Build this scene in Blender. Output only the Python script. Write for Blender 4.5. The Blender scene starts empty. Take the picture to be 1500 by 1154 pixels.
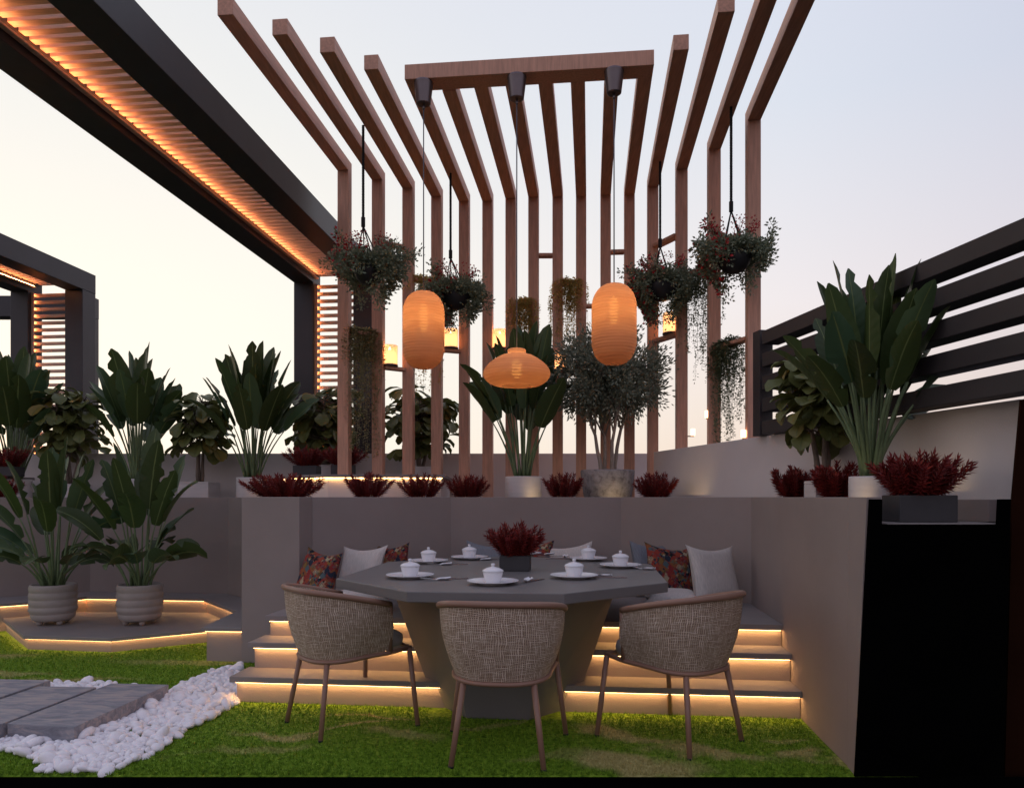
import bpy, math, random
import numpy as np
from mathutils import Vector, Matrix

S = bpy.context.scene
COL = S.collection
R = math.radians
V = Vector
EYE = 1.2           # eye height, metres
F = 1083.0          # focal length in photograph pixels (26 mm on 36 mm)
TH = R(6.0)         # the booth and pergola are turned six degrees
E1 = V((math.cos(TH), -math.sin(TH), 0)); E2 = V((math.sin(TH), math.cos(TH), 0))
BC = V((0, 4.41, 0))  # booth centre


def at(px, py, d):
    return V(((px - 750) / F * d, d, EYE - (py - 728) * d / F))


def on(px, py, z=0.0):
    return at(px, py, (EYE - z) * F / (py - 728))


def loc(u, v, z=0.0, c=BC):
    p = c + E1 * u + E2 * v
    return V((p.x, p.y, z))


# ------------------------------------------------------------------ materials
MATS = {}


def nt_new(name):
    m = bpy.data.materials.new(name)
    m.use_nodes = True
    t = m.node_tree
    b = t.nodes['Principled BSDF']
    MATS[name] = m
    return m, t, b


def N(t, kind, **kw):
    n = t.nodes.new(kind)
    for k, v in kw.items():
        if k.startswith('i_'):
            key = k[2:]
            n.inputs[int(key) if key.isdigit() else key.replace('_', ' ')].default_value = v
        else:
            setattr(n, k, v)
    return n


def ramp(t, fac, stops, interp='LINEAR'):
    r = t.nodes.new('ShaderNodeValToRGB')
    r.color_ramp.interpolation = interp
    el = r.color_ramp.elements
    while len(el) < len(stops):
        el.new(0.5)
    for e, (p, c) in zip(el, stops):
        e.position = p
        e.color = (*c, 1) if len(c) == 3 else c
    t.links.new(fac, r.inputs[0])
    return r.outputs[0]


def sc(c, k):
    return tuple(min(1, max(0, x * k)) for x in c)


def simple(name, col, rough=0.6, var=0.12, scale=6.0, bump=0.0, bscale=80.0, metal=0.0, spec=0.4, stretch=None):
    m, t, b = nt_new(name)
    co = N(t, 'ShaderNodeTexCoord')
    mp = N(t, 'ShaderNodeMapping')
    if stretch:
        mp.inputs['Scale'].default_value = stretch
    t.links.new(co.outputs['Object'], mp.inputs[0])
    nz = N(t, 'ShaderNodeTexNoise', i_Scale=scale, i_Detail=6.0, i_Roughness=0.6)
    t.links.new(mp.outputs[0], nz.inputs['Vector'])
    c = ramp(t, nz.outputs[0], [(0.3, sc(col, 1 - var)), (0.7, sc(col, 1 + var))])
    t.links.new(c, b.inputs['Base Color'])
    b.inputs['Roughness'].default_value = rough
    b.inputs['Metallic'].default_value = metal
    b.inputs['Specular IOR Level'].default_value = spec
    if bump:
        n2 = N(t, 'ShaderNodeTexNoise', i_Scale=bscale, i_Detail=5.0)
        t.links.new(mp.outputs[0], n2.inputs['Vector'])
        bp = N(t, 'ShaderNodeBump', i_Strength=bump, i_Distance=0.01)
        t.links.new(n2.outputs[0], bp.inputs['Height'])
        t.links.new(bp.outputs[0], b.inputs['Normal'])
    return m


def glow(name, col, strength):
    m, t, b = nt_new(name)
    b.inputs['Base Color'].default_value = (*col, 1)
    b.inputs['Emission Color'].default_value = (*col, 1)
    b.inputs['Emission Strength'].default_value = strength
    return m


def leafmat(name, col, col2, rib=(0.16, 0.2, 0.07), rough=0.42, trans=0.25, veins=60.0):
    m, t, b = nt_new(name)
    uv = N(t, 'ShaderNodeUVMap')
    sep = N(t, 'ShaderNodeSeparateXYZ')
    t.links.new(uv.outputs[0], sep.inputs[0])
    geo = N(t, 'ShaderNodeNewGeometry')
    c = ramp(t, geo.outputs['Random Per Island'], [(0.0, col), (0.55, sc(col, 1.4)), (0.85, col2), (1.0, sc((col2[0] * 1.5, col2[1] * 1.05, col2[2] * 0.8), 1.1))])
    # pale midrib
    ab = N(t, 'ShaderNodeMath', operation='ABSOLUTE')
    sb = N(t, 'ShaderNodeMath', operation='SUBTRACT', i_1=0.5)
    t.links.new(sep.outputs[0], sb.inputs[0]); t.links.new(sb.outputs[0], ab.inputs[0])
    lt = N(t, 'ShaderNodeMath', operation='LESS_THAN', i_1=0.028)
    t.links.new(ab.outputs[0], lt.inputs[0])
    mx = N(t, 'ShaderNodeMix', data_type='RGBA')
    t.links.new(lt.outputs[0], mx.inputs['Factor'])
    t.links.new(c, mx.inputs['A']); mx.inputs['B'].default_value = (*rib, 1)
    t.links.new(mx.outputs['Result'], b.inputs['Base Color'])
    b.inputs['Roughness'].default_value = rough
    b.inputs['Specular IOR Level'].default_value = 0.35
    # side veins as relief
    w = N(t, 'ShaderNodeMath', operation='MULTIPLY', i_1=veins)
    ad = N(t, 'ShaderNodeMath', operation='MULTIPLY_ADD', i_1=-12.0)
    t.links.new(sep.outputs[1], w.inputs[0]); t.links.new(ab.outputs[0], ad.inputs[0]); t.links.new(w.outputs[0], ad.inputs[2])
    sn = N(t, 'ShaderNodeMath', operation='SINE'); t.links.new(ad.outputs[0], sn.inputs[0])
    bp = N(t, 'ShaderNodeBump', i_Strength=0.10, i_Distance=0.004)
    t.links.new(sn.outputs[0], bp.inputs['Height']); t.links.new(bp.outputs[0], b.inputs['Normal'])
    tr = N(t, 'ShaderNodeBsdfTranslucent')
    t.links.new(mx.outputs['Result'], tr.inputs[0])
    ms = N(t, 'ShaderNodeMixShader'); ms.inputs[0].default_value = trans
    t.links.new(b.outputs[0], ms.inputs[1]); t.links.new(tr.outputs[0], ms.inputs[2])
    t.links.new(ms.outputs[0], t.nodes['Material Output'].inputs[0])
    return m


WALLC = (0.295, 0.24, 0.222)
M_wall = simple('plaster_wall', WALLC, 0.75, 0.085, 1.3, 0.15, 160)
M_white_wall = simple('pale_plaster', (0.66, 0.595, 0.58), 0.75, 0.05, 1.5, 0.12, 160)
M_tread = simple('tread_stone', (0.245, 0.215, 0.205), 0.6, 0.07, 3, 0.1, 200)
M_table = simple('table_micro_cement', (0.172, 0.158, 0.155), 0.42, 0.05, 4, 0.05, 200)
M_black = simple('void_black', (0.002, 0.002, 0.002), 0.95, 0.3, 3, spec=0.0)  # darkness put into the colour, for the cut wall and the void in front
M_brown = simple('void_brown', (0.022, 0.008, 0.0045), 0.9, 0.2, 3, spec=0.0)  # colour stands for the unlit hollow of the cut boundary wall
M_metal = simple('dark_metal', (0.052, 0.046, 0.050), 0.45, 0.1, 3, 0.03, 300, 0.2)
M_fence = simple('dark_fence_paint', (0.040, 0.032, 0.033), 0.55, 0.1, 3, 0.03, 300)
M_wood = simple('reddish_timber', (0.60, 0.315, 0.215), 0.55, 0.18, 9, 0.15, 40, stretch=(6, 6, 0.5))
M_beam = simple('reddish_timber_beam', (0.60, 0.315, 0.215), 0.55, 0.18, 9, 0.15, 40, stretch=(6, 0.5, 6))
M_header = simple('reddish_timber_header', (0.60, 0.315, 0.215), 0.55, 0.18, 9, 0.15, 40, stretch=(8, 6, 0.6))
M_slat = simple('warm_slat_wood', (0.66, 0.43, 0.33), 0.5, 0.2, 8, 0.08, 60, stretch=(0.6, 6, 6))
M_tube = simple('brown_tube', (0.28, 0.155, 0.108), 0.4, 0.06, 5)
M_foot = simple('black_rubber', (0.01, 0.01, 0.01), 0.7)
M_cushion = simple('grey_cushion', (0.40, 0.37, 0.36), 0.85, 0.08, 20, 0.2, 400, spec=0.15)
M_ceramic = simple('white_ceramic', (0.80, 0.78, 0.80), 0.22, 0.01, 4, spec=0.5)
M_steel = simple('fork_steel', (0.30, 0.24, 0.24), 0.3, 0.05, 5, metal=0.8)
M_box = simple('charcoal_box', (0.045, 0.042, 0.045), 0.6, 0.12, 8, 0.1, 120)
M_pot = simple('beige_ribbed_clay', (0.36, 0.305, 0.28), 0.7, 0.08, 6, 0.15, 90)
M_wpot = simple('white_plaster_pot', (0.62, 0.56, 0.55), 0.65, 0.07, 6, 0.3, 60, stretch=(0.7, 0.7, 5))
M_soil = simple('soil', (0.05, 0.032, 0.022), 0.95, 0.4, 30, 0.6, 60, spec=0.1)
M_bark = simple('bark', (0.20, 0.15, 0.12), 0.85, 0.3, 14, 0.5, 60, stretch=(3, 3, 0.6))
M_olbark = simple('olive_bark', (0.34, 0.27, 0.22), 0.85, 0.3, 14, 0.5, 60, stretch=(3, 3, 0.6))
M_rope = simple('black_rope', (0.01, 0.01, 0.011), 0.8, 0.3, 100)
M_bowl = simple('black_bowl', (0.018, 0.017, 0.020), 0.5, 0.15, 10)
M_berry = simple('red_berry', (0.42, 0.018, 0.022), 0.4, 0.3, 30)
M_pebble = simple('white_pebble', (0.86, 0.82, 0.84), 0.5, 0.08, 14, 0.08, 60)
M_cup = simple('bronze_cup', (0.16, 0.13, 0.135), 0.35, 0.1, 5, metal=0.7)
M_cord = simple('grey_cord', (0.12, 0.12, 0.14), 0.5)
M_bop = leafmat('broad_leaf', (0.042, 0.064, 0.018), (0.060, 0.115, 0.058), trans=0.16)
M_stalk = simple('leaf_stalk', (0.14, 0.19, 0.09), 0.5, 0.25, 10)
M_fig = leafmat('fig_leaf', (0.105, 0.115, 0.036), (0.155, 0.16, 0.05), rib=(0.12, 0.14, 0.05), trans=0.18, veins=30)
M_olive = leafmat('olive_leaf', (0.175, 0.195, 0.140), (0.26, 0.275, 0.20), rib=(0.10, 0.12, 0.09), trans=0.15)
M_drape = leafmat('drape_leaf', (0.165, 0.195, 0.125), (0.25, 0.28, 0.18), rib=(0.1, 0.12, 0.08), trans=0.15)
M_vine = leafmat('vine_leaf', (0.50, 0.40, 0.14), (0.62, 0.46, 0.17), rib=(0.4, 0.32, 0.14), trans=0.5)
M_vine2 = leafmat('green_vine_leaf', (0.14, 0.175, 0.10), (0.20, 0.22, 0.12), rib=(0.1, 0.12, 0.06), trans=0.2)
M_vine3 = leafmat('grey_gold_vine_leaf', (0.27, 0.25, 0.13), (0.36, 0.31, 0.15), rib=(0.2, 0.2, 0.1), trans=0.3)
M_redleaf = leafmat('red_leaf', (0.135, 0.013, 0.013), (0.23, 0.03, 0.022), rib=(0.24, 0.03, 0.025), trans=0.15)
M_led = glow('warm_led', (1.0, 0.54, 0.19), 26.0)
M_led2 = glow('amber_led', (1.0, 0.40, 0.15), 44.0)
M_led3 = glow('small_warm_led', (1.0, 0.54, 0.2), 13.0)
M_bulb = glow('bulb', (1.0, 0.60, 0.24), 16.0)
M_flame = glow('candle_flame', (1.0, 0.55, 0.24), 40.0)
M_wax = glow('lit_wax', (1.0, 0.60, 0.34), 3.4)


def mat_slab():
    m, t, b = nt_new('slate_slab')
    co = N(t, 'ShaderNodeTexCoord'); mp = N(t, 'ShaderNodeMapping'); mp.inputs['Scale'].default_value = (2, 7, 7)
    t.links.new(co.outputs['Object'], mp.inputs[0])
    n = N(t, 'ShaderNodeTexNoise', i_Scale=3.0, i_Detail=9.0, i_Roughness=0.7, i_Distortion=0.6)
    t.links.new(mp.outputs[0], n.inputs['Vector'])
    c = ramp(t, n.outputs[0], [(0.3, (0.13, 0.13, 0.155)), (0.48, (0.245, 0.24, 0.27)), (0.6, (0.40, 0.335, 0.32)), (0.75, (0.205, 0.205, 0.24))])
    t.links.new(c, b.inputs['Base Color']); b.inputs['Roughness'].default_value = 0.55
    bp = N(t, 'ShaderNodeBump', i_Strength=0.4, i_Distance=0.006)
    t.links.new(n.outputs[0], bp.inputs['Height']); t.links.new(bp.outputs[0], b.inputs['Normal'])
    return m


def mat_marble():
    m, t, b = nt_new('mottled_stone')
    co = N(t, 'ShaderNodeTexCoord')
    n = N(t, 'ShaderNodeTexNoise', i_Scale=15.0, i_Detail=8.0, i_Roughness=0.72, i_Distortion=0.3)
    t.links.new(co.outputs['Object'], n.inputs['Vector'])
    c = ramp(t, n.outputs[0], [(0.36, (0.15, 0.13, 0.13)), (0.46, (0.27, 0.24, 0.235)), (0.6, (0.36, 0.325, 0.32)), (0.72, (0.42, 0.385, 0.38))])
    t.links.new(c, b.inputs['Base Color']); b.inputs['Roughness'].default_value = 0.9; b.inputs['Specular IOR Level'].default_value = 0.15
    bp = N(t, 'ShaderNodeBump', i_Strength=0.3, i_Distance=0.006)
    t.links.new(n.outputs[0], bp.inputs['Height']); t.links.new(bp.outputs[0], b.inputs['Normal'])
    return m


def mat_grass(name, blades):
    m, t, b = nt_new(name)
    g = N(t, 'ShaderNodeNewGeometry')
    ns = N(t, 'ShaderNodeTexNoise', i_Scale=2.6, i_Detail=3.0)
    t.links.new(g.outputs['Position'], ns.inputs['Vector'])
    off = N(t, 'ShaderNodeVectorMath', operation='SUBTRACT'); off.inputs[1].default_value = (0.5, 0.5, 0.5); t.links.new(ns.outputs['Color'], off.inputs[0])
    sc_ = N(t, 'ShaderNodeVectorMath', operation='SCALE'); sc_.inputs['Scale'].default_value = 0.55; t.links.new(off.outputs[0], sc_.inputs[0])
    wp = N(t, 'ShaderNodeVectorMath', operation='ADD'); t.links.new(g.outputs['Position'], wp.inputs[0]); t.links.new(sc_.outputs[0], wp.inputs[1])
    last = None
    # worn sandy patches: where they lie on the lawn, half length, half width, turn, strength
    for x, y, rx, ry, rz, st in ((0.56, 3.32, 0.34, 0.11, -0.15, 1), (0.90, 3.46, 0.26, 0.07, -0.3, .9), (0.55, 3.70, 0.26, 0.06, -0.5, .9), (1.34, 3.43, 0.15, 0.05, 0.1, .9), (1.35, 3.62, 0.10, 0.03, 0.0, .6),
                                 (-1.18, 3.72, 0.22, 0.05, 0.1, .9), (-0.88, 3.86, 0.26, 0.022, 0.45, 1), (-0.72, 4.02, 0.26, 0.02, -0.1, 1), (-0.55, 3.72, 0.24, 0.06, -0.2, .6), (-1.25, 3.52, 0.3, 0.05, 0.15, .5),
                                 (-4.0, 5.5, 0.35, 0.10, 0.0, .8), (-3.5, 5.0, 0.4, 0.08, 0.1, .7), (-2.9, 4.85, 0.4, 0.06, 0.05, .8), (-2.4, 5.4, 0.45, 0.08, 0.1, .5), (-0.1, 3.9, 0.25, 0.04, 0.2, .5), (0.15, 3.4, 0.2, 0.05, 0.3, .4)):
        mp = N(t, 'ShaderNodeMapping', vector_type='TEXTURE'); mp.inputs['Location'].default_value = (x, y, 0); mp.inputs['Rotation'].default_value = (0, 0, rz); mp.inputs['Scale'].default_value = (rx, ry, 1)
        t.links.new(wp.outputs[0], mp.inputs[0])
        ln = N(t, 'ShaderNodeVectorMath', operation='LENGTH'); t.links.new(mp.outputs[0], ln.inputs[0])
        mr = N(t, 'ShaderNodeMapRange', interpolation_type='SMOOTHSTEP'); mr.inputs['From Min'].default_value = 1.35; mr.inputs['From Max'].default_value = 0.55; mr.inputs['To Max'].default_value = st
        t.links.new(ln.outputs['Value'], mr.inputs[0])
        if last is None: last = mr.outputs[0]
        else:
            mxx = N(t, 'ShaderNodeMath', operation='MAXIMUM'); t.links.new(last, mxx.inputs[0]); t.links.new(mr.outputs[0], mxx.inputs[1]); last = mxx.outputs[0]
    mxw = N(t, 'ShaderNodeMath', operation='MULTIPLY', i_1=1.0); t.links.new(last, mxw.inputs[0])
    n3 = N(t, 'ShaderNodeTexNoise', i_Scale=45.0, i_Detail=5.0)
    t.links.new(g.outputs['Position'], n3.inputs['Vector'])
    gr = ramp(t, n3.outputs[0], [(0.32, (0.052, 0.11, 0.007)), (0.55, (0.165, 0.285, 0.02)), (0.75, (0.29, 0.41, 0.05))])
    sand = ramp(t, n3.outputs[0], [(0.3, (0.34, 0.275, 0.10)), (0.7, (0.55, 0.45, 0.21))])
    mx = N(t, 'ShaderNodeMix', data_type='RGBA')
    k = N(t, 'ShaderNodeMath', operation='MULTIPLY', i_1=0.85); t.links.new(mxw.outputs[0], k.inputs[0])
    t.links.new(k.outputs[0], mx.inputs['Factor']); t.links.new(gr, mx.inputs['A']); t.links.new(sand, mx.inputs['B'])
    t.links.new(mx.outputs['Result'], b.inputs['Base Color'])
    b.inputs['Roughness'].default_value = 0.75
    b.inputs['Specular IOR Level'].default_value = 0.12
    return m


def mat_weave():
    m, t, b = nt_new('woven_rattan')
    uv = N(t, 'ShaderNodeUVMap')
    nz = N(t, 'ShaderNodeTexNoise', i_Scale=9.0, i_Detail=3.0)
    t.links.new(uv.outputs[0], nz.inputs['Vector'])
    ds = N(t, 'ShaderNodeMix', data_type='VECTOR', i_Factor=0.035)
    t.links.new(uv.outputs[0], ds.inputs['A']); t.links.new(nz.outputs['Color'], ds.inputs['B'])
    sp = N(t, 'ShaderNodeSeparateXYZ'); t.links.new(ds.outputs['Result'], sp.inputs[0])
    outs = []
    for ax, fr in ((0, 2 * math.pi * 125), (1, 2 * math.pi * 150)):
        a = N(t, 'ShaderNodeMath', operation='MULTIPLY', i_1=fr); t.links.new(sp.outputs[ax], a.inputs[0])
        s = N(t, 'ShaderNodeMath', operation='SINE'); t.links.new(a.outputs[0], s.inputs[0])
        h = N(t, 'ShaderNodeMath', operation='MULTIPLY_ADD', i_1=0.5, i_2=0.5); t.links.new(s.outputs[0], h.inputs[0])
        # threads of uneven brightness
        mp = N(t, 'ShaderNodeMapping'); mp.inputs['Scale'].default_value = (60, 9, 1) if ax == 0 else (7, 75, 1)
        t.links.new(uv.outputs[0], mp.inputs[0])
        q = N(t, 'ShaderNodeTexNoise', i_Scale=2.0, i_Detail=3.0); t.links.new(mp.outputs[0], q.inputs['Vector'])
        qq = ramp(t, q.outputs[0], [(0.35, (0.45,) * 3), (0.68, (1.1,) * 3)])
        mm = N(t, 'ShaderNodeMath', operation='MULTIPLY'); t.links.new(h.outputs[0], mm.inputs[0]); t.links.new(qq, mm.inputs[1])
        outs.append(mm.outputs[0])
    ma = N(t, 'ShaderNodeMath', operation='MAXIMUM'); t.links.new(outs[0], ma.inputs[0]); t.links.new(outs[1], ma.inputs[1])
    c = ramp(t, ma.outputs[0], [(0.14, (0.09, 0.052, 0.034)), (0.38, (0.36, 0.245, 0.165)), (0.7, (0.58, 0.435, 0.325)), (1.0, (0.88, 0.75, 0.63))])
    t.links.new(c, b.inputs['Base Color']); b.inputs['Roughness'].default_value = 0.7
    bp = N(t, 'ShaderNodeBump', i_Strength=0.7, i_Distance=0.004)
    t.links.new(ma.outputs[0], bp.inputs['Height']); t.links.new(bp.outputs[0], b.inputs['Normal'])
    return m


def mat_kilim():
    m, t, b = nt_new('kilim_cloth')
    uv = N(t, 'ShaderNodeUVMap')
    mp = N(t, 'ShaderNodeMapping'); mp.inputs['Rotation'].default_value = (0, 0, 0.6); t.links.new(uv.outputs[0], mp.inputs[0])
    pal = [(0.0, (0.27, 0.045, 0.032)), (0.22, (0.03, 0.035, 0.055)), (0.36, (0.30, 0.06, 0.035)), (0.52, (0.085, 0.115, 0.125)),
           (0.64, (0.22, 0.12, 0.04)), (0.74, (0.24, 0.035, 0.035)), (0.86, (0.02, 0.02, 0.024)), (0.94, (0.38, 0.31, 0.20))]
    v1 = N(t, 'ShaderNodeTexVoronoi', distance='CHEBYCHEV', i_Scale=9.0); v1.inputs['Randomness'].default_value = 0.55
    t.links.new(mp.outputs[0], v1.inputs['Vector'])
    sp = N(t, 'ShaderNodeSeparateColor'); t.links.new(v1.outputs['Color'], sp.inputs[0])
    c1 = ramp(t, sp.outputs[0], pal, 'CONSTANT')
    v2 = N(t, 'ShaderNodeTexVoronoi', distance='MANHATTAN', i_Scale=26.0); v2.inputs['Randomness'].default_value = 0.35
    t.links.new(mp.outputs[0], v2.inputs['Vector'])
    sp2 = N(t, 'ShaderNodeSeparateColor'); t.links.new(v2.outputs['Color'], sp2.inputs[0])
    c2 = ramp(t, sp2.outputs[1], [(p, c) for p, c in zip((0, .14, .3, .45, .58, .7, .82, .93), [pal[i][1] for i in (1, 0, 6, 2, 3, 5, 4, 7)])], 'CONSTANT')
    # concentric diamonds pick between the two patterns
    ms = N(t, 'ShaderNodeMath', operation='MULTIPLY', i_1=48.0); t.links.new(v1.outputs['Distance'], ms.inputs[0])
    sn = N(t, 'ShaderNodeMath', operation='SINE'); t.links.new(ms.outputs[0], sn.inputs[0])
    gt = N(t, 'ShaderNodeMath', operation='GREATER_THAN', i_1=0.1); t.links.new(sn.outputs[0], gt.inputs[0])
    mx = N(t, 'ShaderNodeMix', data_type='RGBA'); t.links.new(gt.outputs[0], mx.inputs['Factor']); t.links.new(c1, mx.inputs['A']); t.links.new(c2, mx.inputs['B'])
    t.links.new(mx.outputs['Result'], b.inputs['Base Color']); b.inputs['Roughness'].default_value = 0.85
    b.inputs['Specular IOR Level'].default_value = 0.1
    nz = N(t, 'ShaderNodeTexNoise', i_Scale=250.0); t.links.new(uv.outputs[0], nz.inputs['Vector'])
    bp = N(t, 'ShaderNodeBump', i_Strength=0.3, i_Distance=0.002); t.links.new(nz.outputs[0], bp.inputs['Height']); t.links.new(bp.outputs[0], b.inputs['Normal'])
    return m


def mat_linen(name, col):
    m, t, b = nt_new(name)
    uv = N(t, 'ShaderNodeUVMap')
    mp = N(t, 'ShaderNodeMapping'); mp.inputs['Scale'].default_value = (40, 4, 1); t.links.new(uv.outputs[0], mp.inputs[0])
    n = N(t, 'ShaderNodeTexNoise', i_Scale=2.0, i_Detail=6.0); t.links.new(mp.outputs[0], n.inputs['Vector'])
    c = ramp(t, n.outputs[0], [(0.3, sc(col, 0.82)), (0.7, sc(col, 1.1))])
    t.links.new(c, b.inputs['Base Color']); b.inputs['Roughness'].default_value = 0.9; b.inputs['Specular IOR Level'].default_value = 0.1
    bp = N(t, 'ShaderNodeBump', i_Strength=0.35, i_Distance=0.003); t.links.new(n.outputs[0], bp.inputs['Height']); t.links.new(bp.outputs[0], b.inputs['Normal'])
    return m


def mat_lantern():
    m, t, b = nt_new('veneer_shade')
    co = N(t, 'ShaderNodeTexCoord'); mp = N(t, 'ShaderNodeMapping'); mp.inputs['Scale'].default_value = (0.5, 0.5, 5)
    t.links.new(co.outputs['Object'], mp.inputs[0])
    n = N(t, 'ShaderNodeTexNoise', i_Scale=5.0, i_Detail=6.0, i_Distortion=0.7); t.links.new(mp.outputs[0], n.inputs['Vector'])
    c = ramp(t, n.outputs[0], [(0.3, (0.55, 0.275, 0.14)), (0.5, (0.60, 0.315, 0.165)), (0.7, (0.66, 0.36, 0.195))])
    t.links.new(c, b.inputs['Base Color']); b.inputs['Roughness'].default_value = 0.5
    tr = N(t, 'ShaderNodeBsdfTranslucent'); t.links.new(c, tr.inputs[0])
    ms = N(t, 'ShaderNodeMixShader'); ms.inputs[0].default_value = 0.5
    t.links.new(b.outputs[0], ms.inputs[1]); t.links.new(tr.outputs[0], ms.inputs[2])
    # the rings of thin veneer let a little light straight through
    sp = N(t, 'ShaderNodeSeparateXYZ'); t.links.new(co.outputs['Object'], sp.inputs[0])
    a = N(t, 'ShaderNodeMath', operation='MULTIPLY', i_1=2 * math.pi / 0.021); t.links.new(sp.outputs[2], a.inputs[0])
    s = N(t, 'ShaderNodeMath', operation='SINE'); t.links.new(a.outputs[0], s.inputs[0])
    fac = N(t, 'ShaderNodeMath', operation='MULTIPLY_ADD', i_1=0.012, i_2=0.012); t.links.new(s.outputs[0], fac.inputs[0])
    tp = N(t, 'ShaderNodeBsdfTransparent'); tp.inputs[0].default_value = (1, 0.72, 0.4, 1)
    ms2 = N(t, 'ShaderNodeMixShader'); t.links.new(fac.outputs[0], ms2.inputs[0])
    t.links.new(ms.outputs[0], ms2.inputs[1]); t.links.new(tp.outputs[0], ms2.inputs[2])
    t.links.new(ms2.outputs[0], t.nodes['Material Output'].inputs[0])
    bp = N(t, 'ShaderNodeBump', i_Strength=0.45, i_Distance=0.004); t.links.new(s.outputs[0], bp.inputs['Height']); t.links.new(bp.outputs[0], b.inputs['Normal'])
    return m


def mat_glass():
    m, t, b = nt_new('frosted_glass_cup')
    b.inputs['Base Color'].default_value = (0.95, 0.72, 0.5, 1); b.inputs['Roughness'].default_value = 0.25
    tr = N(t, 'ShaderNodeBsdfTranslucent'); tr.inputs[0].default_value = (1.0, 0.80, 0.55, 1)
    ms = N(t, 'ShaderNodeMixShader'); ms.inputs[0].default_value = 0.75
    t.links.new(b.outputs[0], ms.inputs[1]); t.links.new(tr.outputs[0], ms.inputs[2])
    tp = N(t, 'ShaderNodeBsdfTransparent')
    m2 = N(t, 'ShaderNodeMixShader'); m2.inputs[0].default_value = 0.3
    t.links.new(ms.outputs[0], m2.inputs[1]); t.links.new(tp.outputs[0], m2.inputs[2])
    t.links.new(m2.outputs[0], t.nodes['Material Output'].inputs[0])
    return m


M_slab = mat_slab(); M_marble = mat_marble(); M_grass = mat_grass('lawn_turf', False); M_blade = mat_grass('lawn_blade', True)
M_weave = mat_weave(); M_kilim = mat_kilim(); M_linen = mat_linen('pale_linen', (0.60, 0.54, 0.50)); M_blue = mat_linen('blue_grey_linen', (0.21, 0.22, 0.25))
M_lantern = mat_lantern(); M_glass = mat_glass()


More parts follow.
